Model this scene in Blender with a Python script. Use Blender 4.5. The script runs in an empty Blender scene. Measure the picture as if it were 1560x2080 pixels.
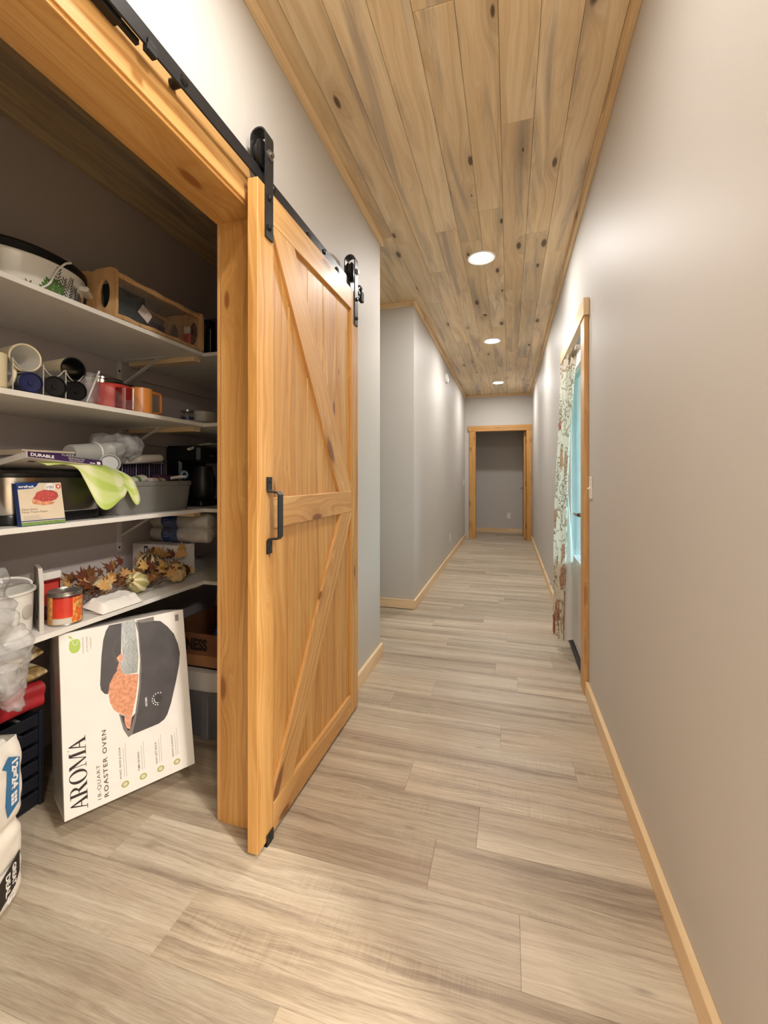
import bpy, math, random
from mathutils import Matrix, Vector
random.seed(11)
PI = math.pi
scene = bpy.context.scene
C = scene.collection

# ------------------------------------------------------------------ camera
F, XV, YH, CAMH = 868.0, 1034.0, 969.0, 1.175          # pixels of a 1560x2080 frame, metres
YAW = math.atan((XV - 780.0) / F)
cd = bpy.data.cameras.new('camera')
cd.sensor_fit = 'HORIZONTAL'
cd.sensor_width = 36.0
cd.lens = F / 1560.0 * 36.0
cd.shift_y = -(1040.0 - YH) / 1560.0
cd.clip_start = 0.02
cam = bpy.data.objects.new('camera', cd)
cam.location = (0, 0, CAMH)
cam.rotation_euler = (PI / 2, 0, YAW)
C.objects.link(cam)
scene.camera = cam

# ------------------------------------------------------------------ world, exposure
world = bpy.data.worlds.new('world')
scene.world = world
world.use_nodes = True
wnt = world.node_tree
wnt.nodes.clear()
wout = wnt.nodes.new('ShaderNodeOutputWorld')
wbg = wnt.nodes.new('ShaderNodeBackground')
wbg.inputs['Color'].default_value = (0.50, 0.86, 1.0, 1)
wbg.inputs['Strength'].default_value = 6.0
wnt.links.new(wbg.outputs[0], wout.inputs['Surface'])
scene.view_settings.view_transform = 'Standard'
scene.view_settings.look = 'None'
scene.view_settings.gamma = 1.0
scene.view_settings.use_curve_mapping = False
scene.view_settings.exposure = 1.13
LENS_STRENGTH = 190.0
LAMPS = [((-0.19, 3.12), (1.0, 0.97, 0.94)), ((-0.185, 5.06), (1.0, 0.97, 0.94)), ((-0.17, 7.32), (1.0, 0.97, 0.94)),
         ((-0.27, 0.78), (1.0, 0.96, 0.91)), ((-0.19, -1.35), (1.0, 0.96, 0.91)),
         ((2.1, -0.31), (1.0, 0.95, 0.885)), ((2.1, -2.2), (1.0, 0.95, 0.885)), ((3.7, -1.2), (1.0, 0.95, 0.885))]  # kitchen: lamp behind the shelf shadows, then two unseen lamps added for fill
POWER = [1.0, 0.9, 0.9, 0.75, 0.8, 2.1, 1.0, 1.0]               # the kitchen lamps are the strong ones
scene.cycles.max_bounces = 9
scene.cycles.diffuse_bounces = 4
scene.cycles.adaptive_threshold = 0.03
scene.cycles.glossy_bounces = 3
scene.cycles.transparent_max_bounces = 24
scene.cycles.sample_clamp_indirect = 6.0
scene.cycles.caustics_reflective = False
scene.cycles.caustics_refractive = False

# ------------------------------------------------------------------ mesh helpers
class MB:
    def __init__(s): s.v = []; s.f = []; s.uv = None
    def add(s, vs, fs, m=None):
        o = len(s.v)
        for p in vs:
            p = Vector(p)
            s.v.append(tuple(m @ p) if m else tuple(p))
        s.f += [tuple(i + o for i in f) for f in fs]
        return s
    def box(s, x0, x1, y0, y1, z0, z1, ch=0.0, m=None):
        if ch <= 0:
            vs = [(x, y, z) for z in (z0, z1) for y in (y0, y1) for x in (x0, x1)]
            fs = [(0, 2, 3, 1), (4, 5, 7, 6), (0, 1, 5, 4), (2, 6, 7, 3), (0, 4, 6, 2), (1, 3, 7, 5)]
            return s.add(vs, fs, m)
        vs = []; idx = {}
        X, Y, Z = (x0, x1), (y0, y1), (z0, z1)
        for k in (0, 1):
            for j in (0, 1):
                for i in (0, 1):
                    dx, dy, dz = (1 - 2 * i) * ch, (1 - 2 * j) * ch, (1 - 2 * k) * ch
                    idx[i, j, k] = len(vs)
                    vs += [(X[i], Y[j] + dy, Z[k] + dz), (X[i] + dx, Y[j], Z[k] + dz), (X[i] + dx, Y[j] + dy, Z[k])]
        q = lambda a, c: idx[a] + c
        fs = []
        for i in (0, 1):
            f = [q((i, 0, 0), 0), q((i, 1, 0), 0), q((i, 1, 1), 0), q((i, 0, 1), 0)]; fs.append(tuple(f if i else f[::-1]))
            f = [q((0, i, 0), 1), q((0, i, 1), 1), q((1, i, 1), 1), q((1, i, 0), 1)]; fs.append(tuple(f if i else f[::-1]))
            f = [q((0, 0, i), 2), q((1, 0, i), 2), q((1, 1, i), 2), q((0, 1, i), 2)]; fs.append(tuple(f if i else f[::-1]))
        for a in (0, 1):
            for b in (0, 1):
                f = (q((0, a, b), 1), q((1, a, b), 1), q((1, a, b), 2), q((0, a, b), 2)); fs.append(f if a == b else f[::-1])
                f = (q((a, 0, b), 2), q((a, 1, b), 2), q((a, 1, b), 0), q((a, 0, b), 0)); fs.append(f if a == b else f[::-1])
                f = (q((a, b, 0), 0), q((a, b, 1), 0), q((a, b, 1), 1), q((a, b, 0), 1)); fs.append(f if a == b else f[::-1])
        for (i, j, k) in list(idx):
            f = (q((i, j, k), 0), q((i, j, k), 1), q((i, j, k), 2))
            fs.append(f if (i + j + k) % 2 == 1 else f[::-1])
        return s.add(vs, fs, m)
    def tube(s, path, r, n=8, m=None, closed=False, flat=1.0):
        P = [Vector(p) for p in path]; L = len(P); vs = []; fs = []
        rr = r if isinstance(r, (list, tuple)) else [r] * L
        up = None
        for i in range(L):
            if closed: t = P[(i + 1) % L] - P[i - 1]
            else: t = P[min(i + 1, L - 1)] - P[max(i - 1, 0)]
            t.normalize()
            if up is None:
                up = Vector((0, 0, 1)) if abs(t.z) < 0.9 else Vector((1, 0, 0))
            up = (up - t * up.dot(t)); up.normalize()
            b = t.cross(up)
            for k in range(n):
                a = 2 * PI * k / n
                vs.append(P[i] + (up * math.sin(a) * flat + b * math.cos(a)) * rr[i])
        for i in range(L if closed else L - 1):
            j = (i + 1) % L
            for k in range(n):
                fs.append((i * n + k, i * n + (k + 1) % n, j * n + (k + 1) % n, j * n + k))
        if not closed:
            fs.append(tuple(range(n))[::-1]); fs.append(tuple((L - 1) * n + k for k in range(n)))
        return s.add(vs, fs, m)
    def lathe(s, prof, n=28, m=None, sx=1.0, sy=1.0, power=2.0):
        vs = []; fs = []
        for r, z in prof:
            for k in range(n):
                a = 2 * PI * k / n; c_, s_ = math.cos(a), math.sin(a)
                if power != 2.0:
                    c_ = math.copysign(abs(c_) ** (2 / power), c_); s_ = math.copysign(abs(s_) ** (2 / power), s_)
                vs.append((r * c_ * sx, r * s_ * sy, z))
        for i in range(len(prof) - 1):
            for k in range(n):
                fs.append((i * n + k, i * n + (k + 1) % n, (i + 1) * n + (k + 1) % n, (i + 1) * n + k))
        return s.add(vs, fs, m)
    def prism(s, poly, z0, z1, m=None):
        n = len(poly)
        vs = [(x, y, z0) for x, y in poly] + [(x, y, z1) for x, y in poly]
        fs = [tuple(range(n))[::-1], tuple(range(n, 2 * n))]
        fs += [(i, (i + 1) % n, n + (i + 1) % n, n + i) for i in range(n)]
        return s.add(vs, fs, m)
    def poly(s, pts, z=0.0, m=None):
        return s.add([(x, y, z) for x, y in pts], [tuple(range(len(pts)))], m)
    def grid(s, fn, nu, nv, m=None, closed_u=False):
        vs = [fn(i / nu, j / nv) for j in range(nv + 1) for i in range(nu + (0 if closed_u else 1))]
        w = nu if closed_u else nu + 1; fs = []
        for j in range(nv):
            for i in range(nu):
                fs.append((j * w + i, j * w + (i + 1) % w, (j + 1) * w + (i + 1) % w, (j + 1) * w + i))
        if not closed_u:
            s.uv = [(i / nu, j / nv) for j in range(nv + 1) for i in range(nu + 1)]
        return s.add(vs, fs, m)
    def ball(s, c, rx, ry, rz, n=14, k=9, ribs=0, depth=0.0, m=None):
        def fn(u, v):
            a = 2 * PI * u; b = PI * (v - 0.5)
            rb = 1 - depth * (0.5 - 0.5 * math.cos(ribs * a)) if ribs else 1
            return (c[0] + rx * rb * math.cos(b) * math.cos(a), c[1] + ry * rb * math.cos(b) * math.sin(a), c[2] + rz * math.sin(b))
        uv = s.uv; s.grid(fn, n, k, m, closed_u=True); s.uv = uv
        return s
    def mesh(s, name, smooth=True, angle=35):
        me = bpy.data.meshes.new(name)
        me.from_pydata(s.v, [], s.f)
        if s.uv and len(s.uv) == len(s.v):
            ul = me.uv_layers.new(name='UVMap')
            for lp in me.loops: ul.data[lp.index].uv = s.uv[lp.vertex_index]
        if smooth:
            me.polygons.foreach_set('use_smooth', [True] * len(me.polygons))
            me.set_sharp_from_angle(angle=math.radians(angle))
        me.update()
        return me
    def build(s, name, m, parent=None, loc=None, smooth=True, label=None, angle=35):
        return link(name, s.mesh(name, smooth, angle), m, parent, loc, label)

def link(name, me, m, parent=None, loc=None, label=None):
    o = bpy.data.objects.new(name, me); C.objects.link(o)
    if m is not None and not me.materials: me.materials.append(M[m] if isinstance(m, str) else m)
    if parent: o.parent = parent
    if loc: o.location = loc
    if label: o['label'] = label
    return o

def thing(name, label, cat, loc=(0, 0, 0), rz=0.0, group=None):
    o = bpy.data.objects.new(name, None); C.objects.link(o)
    o.empty_display_size = 0.05
    o.location = loc; o.rotation_euler = (0, 0, rz)
    o['label'] = label; o['category'] = cat
    if group: o['group'] = group
    return o

def tag(o, label, cat, group=None):
    o['label'] = label; o['category'] = cat
    if group: o['group'] = group
    return o

def struct(o, label=None):
    o['kind'] = 'structure'
    if label: o['label'] = label
    return o

def T(x=0, y=0, z=0): return Matrix.Translation((x, y, z))
def RX(a): return Matrix.Rotation(math.radians(a), 4, 'X')
def RY(a): return Matrix.Rotation(math.radians(a), 4, 'Y')
def RZ(a): return Matrix.Rotation(math.radians(a), 4, 'Z')
def frame(o, u, v):
    u = Vector(u).normalized(); v = Vector(v); v = (v - u * u.dot(v)).normalized(); w = u.cross(v)
    m = Matrix.Identity(4)
    for i in range(3): m[i][0] = u[i]; m[i][1] = v[i]; m[i][2] = w[i]; m[i][3] = o[i]
    return m

def text_mesh(body, size, spacing=1.0, bold=0.0, width=None, height=None):
    cu = bpy.data.curves.new('lettering', 'FONT'); cu.body = body; cu.size = size
    cu.space_character = spacing; cu.offset = bold; cu.resolution_u = 3
    ob = bpy.data.objects.new('lettering', cu); C.objects.link(ob)
    me = bpy.data.meshes.new_from_object(ob)
    bpy.data.objects.remove(ob)
    xs = [v.co.x for v in me.vertices]; ys = [v.co.y for v in me.vertices]
    x0, x1, y0, y1 = min(xs), max(xs), min(ys), max(ys)
    sx = width / (x1 - x0) if width else 1.0
    sy = height / (y1 - y0) if height else (sx if width else 1.0)
    for v in me.vertices: v.co.x = (v.co.x - x0) * sx; v.co.y = (v.co.y - y0) * sy
    me.materials.clear()
    return me

def lettering(body, m, parent, mat_, width=None, height=None, size=0.02, spacing=1.0, bold=0.0, name='lettering'):
    me = text_mesh(body, size, spacing, bold, width, height)
    o = link(name, me, mat_, parent); o.matrix_local = m
    return o

# ------------------------------------------------------------------ materials
M = {}
def s2l(c):
    return tuple(((x / 255) / 12.92 if x / 255 <= 0.04045 else ((x / 255 + 0.055) / 1.055) ** 2.4) for x in c) + (1.0,)

class NT:
    def __init__(s, name):
        s.mat = bpy.data.materials.new(name); s.mat.use_nodes = True
        s.t = s.mat.node_tree
        s.b = s.t.nodes['Principled BSDF']; s.out = s.t.nodes['Material Output']
        M[name] = s.mat
    def n(s, typ, props=None, **ins):
        nd = s.t.nodes.new('ShaderNode' + typ)
        for k, v in (props or {}).items(): setattr(nd, k, v)
        for k, v in ins.items(): s.set(nd, k, v)
        return nd
    def set(s, nd, k, v):
        key = int(k[1:]) if k[0] == '_' and k[1:].isdigit() else k.replace('_', ' ')
        sock = nd.inputs[key]
        if isinstance(v, bpy.types.NodeSocket): s.t.links.new(v, sock)
        else: sock.default_value = v
    def math(s, op, a, b=0.0, clamp=False):
        nd = s.n('Math', {'operation': op, 'use_clamp': clamp}, _0=a)
        s.set(nd, '_1', b); return nd.outputs[0]
    def ramp(s, fac, stops):
        nd = s.n('ValToRGB', None, Fac=fac); cr = nd.color_ramp
        while len(cr.elements) < len(stops): cr.elements.new(0.5)
        for e, (p, c) in zip(cr.elements, stops): e.position = p; e.color = c if len(c) == 4 else tuple(c) + (1,)
        return nd.outputs[0]
    def mix(s, fac, a, b, mode='MIX'):
        nd = s.n('Mix', {'data_type': 'RGBA', 'blend_type': mode})
        for i, v in ((0, fac), (6, a), (7, b)):
            if isinstance(v, bpy.types.NodeSocket): s.t.links.new(v, nd.inputs[i])
            else: nd.inputs[i].default_value = v
        return nd.outputs[2]
    def bump(s, h, strength, dist=0.001):
        nd = s.n('Bump', None, Height=h, Strength=strength, Distance=dist)
        s.set(s.b, 'Normal', nd.outputs[0])
    def smooth(s, x, lo, hi):
        nd = s.n('MapRange', {'interpolation_type': 'SMOOTHSTEP'}, _0=x, _1=lo, _2=hi, _3=0.0, _4=1.0)
        return nd.outputs[0]
    def noise(s, vec, scale, detail=3, rough=0.5, dist=0.0):
        nd = s.n('TexNoise', None, Scale=scale, Detail=detail, Roughness=rough, Distortion=dist)
        if vec is not None: s.set(nd, 'Vector', vec)
        return nd.outputs[0]

def plain(name, c, rough=0.5, metal=0.0, var=0.06, bump=0.0, bscale=200.0, spec=0.5, coat=0.0, trans=0.0, ior=1.45, alpha=1.0, vscale=14.0):
    k = NT(name); col = s2l(c)
    tc = k.n('TexCoord')
    nz = k.noise(tc.outputs['Object'], vscale, 3)
    dark = tuple(x * (1 - var * 2) for x in col[:3]) + (1,)
    light = tuple(min(1, x * (1 + var)) for x in col[:3]) + (1,)
    k.set(k.b, 'Base Color', k.ramp(nz, [(0.3, dark), (0.7, light)]))
    for a, v in (('Roughness', rough), ('Metallic', metal), ('Specular IOR Level', spec), ('Coat Weight', coat), ('Transmission Weight', trans), ('IOR', ior), ('Alpha', alpha)):
        k.b.inputs[a].default_value = v
    if bump: k.bump(k.noise(tc.outputs['Object'], bscale, 2), bump)
    return k.mat

def wood(name, stops, lng, crs, scale=1.0, rough=0.42, knot=0.5, kscale=3.2, ksize=0.13, kcol=(70, 38, 18), stain=None, bump=0.15, coat=0.0, tone=False, streak=0.55, spec=0.4):
    """lng / crs: 0,1,2 = axis along and across the board"""
    k = NT(name)
    tc = k.n('TexCoord'); oi = k.n('ObjectInfo')
    sp = k.n('SeparateXYZ', None, Vector=tc.outputs['Object']).outputs
    thin = 3 - lng - crs
    rnd = k.math('MULTIPLY', oi.outputs['Random'], 61.0)
    u = k.math('ADD', sp[lng], rnd)
    v = k.math('ADD', k.math('ADD', sp[crs], k.math('MULTIPLY', sp[thin], 0.9)), k.math('MULTIPLY', rnd, 0.37))
    # knots: a flat cell pattern, longer along the board
    kv = k.n('CombineXYZ', None, X=k.math('MULTIPLY', v, kscale * 1.9), Y=k.math('MULTIPLY', u, kscale * 0.62), Z=0.0).outputs[0]
    vo = k.n('TexVoronoi', {'voronoi_dimensions': '2D'}, Vector=kv, Scale=1.0, Randomness=0.95)
    dist = vo.outputs['Distance']
    cr = k.n('SeparateXYZ', None, Vector=vo.outputs['Color']).outputs
    has = k.math('GREATER_THAN', cr[0], 1.0 - knot)
    size = k.math('MULTIPLY', k.math('ADD', k.math('MULTIPLY', cr[1], 0.9), 0.25), ksize)
    near = k.math('MULTIPLY', k.math('SUBTRACT', 1.0, k.smooth(dist, 0.0, ksize * 4.0)), has)
    core = k.math('MULTIPLY', k.math('SUBTRACT', 1.0, k.smooth(k.math('DIVIDE', dist, size), 0.55, 1.15)), has)
    # grain
    warp = k.math('MULTIPLY', near, 0.9)
    n0 = k.noise(k.n('CombineXYZ', None, X=k.math('MULTIPLY', v, 5.0), Y=k.math('MULTIPLY', u, 0.8), Z=rnd).outputs[0], scale, 3, 0.55)
    gx = k.math('ADD', k.math('MULTIPLY', v, 26.0 * scale), k.math('ADD', k.math('MULTIPLY', n0, 6.0), k.math('MULTIPLY', warp, 2.2)))
    gv = k.n('CombineXYZ', None, X=gx, Y=k.math('MULTIPLY', u, 0.25 * scale), Z=rnd).outputs[0]
    g1 = k.noise(gv, 1.6, 4, 0.62)
    fine = k.noise(k.n('CombineXYZ', None, X=k.math('MULTIPLY', v, 330.0 * scale), Y=k.math('MULTIPLY', u, 5.0 * scale), Z=rnd).outputs[0], 1.0, 2, 0.6)
    fac = k.math('ADD', k.math('MULTIPLY', g1, streak * 1.2), k.math('ADD', k.math('MULTIPLY', fine, 0.16), k.math('MULTIPLY', n0, 0.92 - streak)))
    n = len(stops)
    col = k.ramp(fac, [(0.30 + 0.42 * i / (n - 1), s2l(c)) for i, c in enumerate(stops)])
    if stain:
        sn = k.noise(k.n('CombineXYZ', None, X=k.math('MULTIPLY', v, 9.0), Y=k.math('MULTIPLY', u, 0.75), Z=k.math('MULTIPLY', rnd, 1.7)).outputs[0], 1.0, 5, 0.65, 0.6)
        col = k.mix(k.math('MULTIPLY', k.smooth(sn, 0.47, 0.68), 0.85), col, s2l(stain))
    if tone:
        col = k.mix(1.0, col, oi.outputs['Color'], 'MULTIPLY')
    ring = k.math('MULTIPLY', near, 0.28)
    col = k.mix(ring, col, s2l(tuple(int(0.5 * a + 0.5 * b) for a, b in zip(stops[0], kcol))))
    col = k.mix(k.math('MULTIPLY', core, 0.85), col, s2l(kcol))
    k.set(k.b, 'Base Color', col)
    k.b.inputs['Roughness'].default_value = rough
    k.b.inputs['Specular IOR Level'].default_value = spec
    k.b.inputs['Coat Weight'].default_value = coat
    k.b.inputs['Coat Roughness'].default_value = 0.22
    if bump: k.bump(fine, bump, 0.0006)
    return k.mat

def vinyl(name):
    k = NT(name)
    tc = k.n('TexCoord'); oi = k.n('ObjectInfo')
    sp = k.n('SeparateXYZ', None, Vector=tc.outputs['Object']).outputs
    rnd = k.math('MULTIPLY', oi.outputs['Random'], 83.0)
    u = k.math('ADD', sp[0], rnd); v = k.math('ADD', sp[1], k.math('MULTIPLY', rnd, 0.53))
    cv = lambda a, b: k.n('CombineXYZ', None, X=k.math('MULTIPLY', u, a), Y=k.math('MULTIPLY', v, b), Z=rnd).outputs[0]
    n0 = k.noise(cv(0.8, 5.0), 1.0, 4, 0.6)
    gy = k.math('ADD', k.math('MULTIPLY', v, 58.0), k.math('MULTIPLY', n0, 8.0))
    g1 = k.noise(k.n('CombineXYZ', None, X=k.math('MULTIPLY', u, 0.55), Y=gy, Z=rnd).outputs[0], 1.2, 5, 0.65)
    fine = k.noise(cv(14.0, 260.0), 1.0, 3, 0.7)
    band = k.noise(cv(0.7, 11.0), 1.0, 2, 0.5)
    saw = k.noise(cv(150.0, 5.0), 1.0, 2, 0.7)
    sawm = k.math('MULTIPLY', k.smooth(k.noise(cv(1.6, 9.0), 1.0, 3, 0.5), 0.53, 0.66), k.math('SUBTRACT', saw, 0.42))
    fac = k.math('ADD', k.math('ADD', k.math('MULTIPLY', g1, 0.42), k.math('MULTIPLY', fine, 0.26)), k.math('ADD', k.math('MULTIPLY', band, 0.42), k.math('MULTIPLY', sawm, 0.13)))
    col = k.ramp(fac, [(0.33, s2l((112, 97, 82))), (0.44, s2l((152, 136, 117))), (0.54, s2l((181, 166, 144))), (0.67, s2l((207, 195, 173)))])
    warm = k.noise(cv(2.2, 3.0), 1.0, 2, 0.5)
    col = k.mix(k.math('MULTIPLY', k.smooth(warm, 0.45, 0.75), 0.35), col, s2l((176, 152, 128)))
    kv = k.n('TexVoronoi', {'voronoi_dimensions': '2D'}, Vector=cv(1.9, 5.0), Scale=1.0)
    hs = k.math('GREATER_THAN', k.n('SeparateXYZ', None, Vector=kv.outputs['Color']).outputs[0], 0.82)
    kn = k.math('MULTIPLY', k.math('SUBTRACT', 1.0, k.smooth(kv.outputs['Distance'], 0.0, 0.07)), hs)
    col = k.mix(k.math('MULTIPLY', kn, 0.35), col, s2l((98, 80, 62)))
    col = k.mix(1.0, col, oi.outputs['Color'], 'MULTIPLY')
    k.set(k.b, 'Base Color', col)
    k.b.inputs['Roughness'].default_value = 0.43
    k.b.inputs['Specular IOR Level'].default_value = 0.42
    k.bump(fine, 0.18, 0.0006)

def paint(name, c, rough=0.55, bump=0.22, scale=130.0):
    k = NT(name); tc = k.n('TexCoord')
    big = k.noise(tc.outputs['Object'], 1.3, 2)
    a = s2l(c)
    k.set(k.b, 'Base Color', k.mix(big, tuple(x * 0.97 for x in a[:3]) + (1,), tuple(min(1, x * 1.03) for x in a[:3]) + (1,)))
    k.b.inputs['Roughness'].default_value = rough
    k.b.inputs['Specular IOR Level'].default_value = 0.35
    k.bump(k.noise(tc.outputs['Object'], scale, 1, 0.5), bump, 0.0006)

def film(name, tint=(0.94, 0.95, 0.95), haze=0.12, rough=0.12, blend=0.14, nsc=55.0):
    k = NT(name)
    tr = k.n('BsdfTransparent', None, Color=tint + (1,))
    gl = k.n('BsdfGlossy', None, Color=(1, 1, 1, 1), Roughness=rough)
    df = k.n('BsdfDiffuse', None, Color=(0.85, 0.85, 0.85, 1))
    tc = k.n('TexCoord'); nz = k.noise(tc.outputs['Object'], nsc, 4, 0.65, 0.4)
    bp = k.n('Bump', None, Height=nz, Strength=0.7, Distance=0.01)
    k.t.links.new(bp.outputs[0], gl.inputs['Normal'])
    lw = k.n('LayerWeight', None, Blend=blend); k.t.links.new(bp.outputs[0], lw.inputs['Normal'])
    f1 = k.math('ADD', k.math('MULTIPLY', lw.outputs['Fresnel'], 0.60), 0.03)
    m1 = k.n('MixShader', None, Fac=haze); k.t.links.new(tr.outputs[0], m1.inputs[1]); k.t.links.new(df.outputs[0], m1.inputs[2])
    m2 = k.n('MixShader', None, Fac=f1); k.t.links.new(m1.outputs[0], m2.inputs[1]); k.t.links.new(gl.outputs[0], m2.inputs[2])
    k.t.links.new(m2.outputs[0], k.out.inputs['Surface'])

def emitter(name, c, strength):
    k = NT(name)
    em = k.n('Emission', None, Color=tuple(c) + (1,), Strength=strength)
    k.t.links.new(em.outputs[0], k.out.inputs['Surface'])

PINE = [(146, 94, 44), (178, 125, 64), (200, 148, 82), (216, 170, 104)]
PINE_L = [(154, 102, 54), (186, 135, 76), (207, 158, 96), (222, 178, 116)]
CEIL = [(174, 144, 106), (206, 178, 136), (224, 200, 160), (236, 217, 184)]
TRIM = [(192, 154, 108), (220, 184, 136), (232, 202, 158), (240, 215, 178)]
wood('pine_upright', PINE, 2, 1, knot=0.32, kscale=3.0, ksize=0.12, kcol=(112, 66, 28), coat=0.05, rough=0.47, scale=1.6)
wood('pine_brace', PINE_L, 2, 1, knot=0.3, kscale=3.0, ksize=0.12, kcol=(112, 66, 28), coat=0.05, rough=0.47, scale=1.6)
wood('pine_rail', PINE_L, 1, 2, knot=0.35, kscale=3.6, ksize=0.12, kcol=(118, 70, 30), coat=0.05, rough=0.47, scale=1.6)
wood('pine_jamb', PINE, 2, 0, knot=0.3, kscale=3.4, ksize=0.10, kcol=(128, 78, 34), coat=0.08, rough=0.42, scale=1.6)
wood('pine_soffit', PINE, 1, 0, knot=0.55, kscale=3.4, ksize=0.13, kcol=(140, 84, 36), coat=0.08, rough=0.42, scale=1.6)
wood('pine_cross', PINE, 0, 2, knot=0.45, kscale=4.0, ksize=0.12, kcol=(128, 78, 34), coat=0.2, rough=0.4)
wood('ceiling_pine', CEIL, 1, 0, knot=0.36, kscale=3.1, ksize=0.105, kcol=(62, 36, 22), stain=(170, 156, 138), rough=0.42, tone=True, coat=0.12, streak=0.5)
wood('trim_along', TRIM, 1, 2, knot=0.16, kscale=5.0, ksize=0.11, kcol=(116, 72, 36), rough=0.42)
wood('trim_across', TRIM, 0, 2, knot=0.2, kscale=5.0, ksize=0.12, kcol=(116, 72, 36), rough=0.42)
wood('trim_upright', [(150, 98, 48), (186, 132, 74), (206, 156, 96), (220, 176, 118)], 2, 1, knot=0.3, kscale=4.5, ksize=0.1, kcol=(108, 62, 28), rough=0.42)
wood('bamboo', [(168, 122, 76), (196, 150, 100), (214, 172, 122), (224, 186, 140)], 2, 0, knot=0.0, rough=0.45)
vinyl('vinyl_plank')
paint('wall_paint', (198, 194, 188))
paint('pantry_paint', (200, 189, 186), rough=0.65)
plain('subfloor', (70, 60, 50), 0.8)
plain('melamine', (232, 228, 220), 0.38, var=0.015)
plain('white_metal', (226, 224, 218), 0.4, var=0.02)
plain('black_metal', (52, 52, 54), 0.42, metal=0.55, var=0.05)
plain('dark_steel', (38, 37, 37), 0.4, metal=0.4, var=0.08)
plain('zinc', (176, 174, 168), 0.3, metal=0.9, var=0.05)
plain('steel', (196, 190, 180), 0.22, metal=1.0, var=0.05)
plain('nickel', (150, 148, 144), 0.3, metal=0.9)
plain('chrome', (210, 210, 210), 0.08, metal=1.0, var=0.02)
plain('white_plastic', (236, 233, 226), 0.35, var=0.015)
plain('white_enamel', (232, 229, 220), 0.15, var=0.015, coat=0.4)
plain('door_white', (226, 226, 224), 0.4, var=0.02)
plain('black_plastic', (20, 20, 22), 0.32, var=0.1)
plain('navy', (34, 40, 82), 0.3, var=0.1)
plain('cream', (226, 214, 178), 0.35, var=0.03)
plain('red_enamel', (196, 66, 56), 0.3, var=0.05)
plain('orange_enamel', (206, 132, 66), 0.3, var=0.05)
plain('dark_red', (120, 28, 26), 0.15, var=0.1, coat=0.5)
plain('purple', (66, 44, 84), 0.4, var=0.08)
plain('plum', (84, 50, 78), 0.35, var=0.2)
plain('teal_dark', (44, 58, 66), 0.45, var=0.1)
plain('paper_white', (236, 231, 222), 0.6, var=0.02)
plain('paper_grey', (188, 182, 172), 0.6, var=0.04)
plain('carton_white', (230, 224, 216), 0.42, var=0.015)
plain('cardboard', (158, 112, 76), 0.7, var=0.08)
plain('brown_card', (120, 78, 52), 0.65, var=0.08)
plain('ink', (38, 28, 24), 0.5, var=0.02)
plain('ink_soft', (92, 80, 74), 0.5, var=0.02)
plain('ink_faint', (168, 160, 152), 0.5, var=0.02)
plain('white_print', (238, 236, 232), 0.5, var=0.01)
plain('roaster_grey', (74, 70, 70), 0.45, var=0.12)
plain('roaster_dark', (58, 55, 57), 0.4, var=0.12)
plain('roaster_rim', (122, 116, 112), 0.4, var=0.06)
plain('turkey', (222, 152, 114), 0.45, var=0.18, vscale=90)
plain('turkey_pale', (226, 160, 130), 0.45, var=0.15, vscale=90)
plain('tape', (178, 184, 184), 0.22, metal=0.55, var=0.08, bump=0.4, bscale=120)
plain('apple_green', (170, 194, 84), 0.45, var=0.03)
plain('icon_green', (160, 170, 98), 0.45, var=0.03)
plain('blue_print', (40, 110, 160), 0.35, var=0.06)
plain('blue_deep', (30, 62, 124), 0.35, var=0.06)
plain('meat', (196, 84, 80), 0.5, var=0.2, vscale=160)
plain('tan_print', (218, 202, 176), 0.5, var=0.03)
plain('green_print', (120, 150, 84), 0.5, var=0.12, vscale=90)
plain('grey_wicker', (126, 124, 118), 0.6, var=0.1)
plain('red_cloth', (168, 30, 38), 0.6, var=0.15)
plain('tub_grey', (118, 116, 118), 0.4, var=0.04)
plain('tub_lid', (206, 202, 198), 0.4, var=0.02)
plain('black_crate', (26, 27, 34), 0.45, var=0.1)
plain('pink', (212, 70, 130), 0.4)
plain('blue_bright', (50, 110, 200), 0.4)
plain('leaf_gold', (196, 150, 88), 0.6, var=0.2, vscale=60)
plain('leaf_brown', (122, 78, 44), 0.65, var=0.2, vscale=60)
plain('leaf_rust', (110, 56, 34), 0.65, var=0.2, vscale=60)
plain('gourd_cream', (220, 204, 160), 0.45, var=0.08, vscale=40)
plain('pumpkin_tan', (208, 176, 124), 0.5, var=0.1, vscale=40)
plain('cone_brown', (84, 52, 34), 0.6, var=0.2, vscale=80)
plain('herb_green', (92, 128, 62), 0.4, var=0.15)
plain('herb_dark', (78, 84, 76), 0.4, var=0.15)
plain('dusty_white', (196, 190, 180), 0.45, var=0.06)
plain('frosted', (206, 206, 200), 0.35, var=0.04, trans=0.35)
plain('rope', (222, 214, 200), 0.7)
plain('rubber', (24, 22, 20), 0.7)
plain('can_red', (206, 60, 42), 0.35, var=0.1)
plain('can_peach', (236, 172, 96), 0.35, var=0.25, vscale=70)
plain('yam_orange', (228, 112, 52), 0.4, var=0.12, vscale=80)
plain('tissue', (232, 226, 214), 0.4, var=0.03, bump=0.3, bscale=30)
plain('tag_pink', (214, 198, 190), 0.5, var=0.02)
plain('grass', (96, 128, 60), 0.9, var=0.2)
plain('brush_blue', (120, 160, 176), 0.35)
plain('gold', (200, 168, 92), 0.3, metal=0.5)
film('clear_film', (0.97, 0.97, 0.97), haze=0.06)
film('bag_film', (0.98, 0.98, 0.98), haze=0.20, rough=0.14, blend=0.22, nsc=42.0)
film('clear_plastic', haze=0.04, rough=0.05)
film('pane', (0.96, 0.985, 0.99), haze=0.0, rough=0.02)
for i_, (xy_, col_) in enumerate(LAMPS):
    emitter('lamp_lens_%d' % i_, col_, LENS_STRENGTH * POWER[i_])

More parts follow.
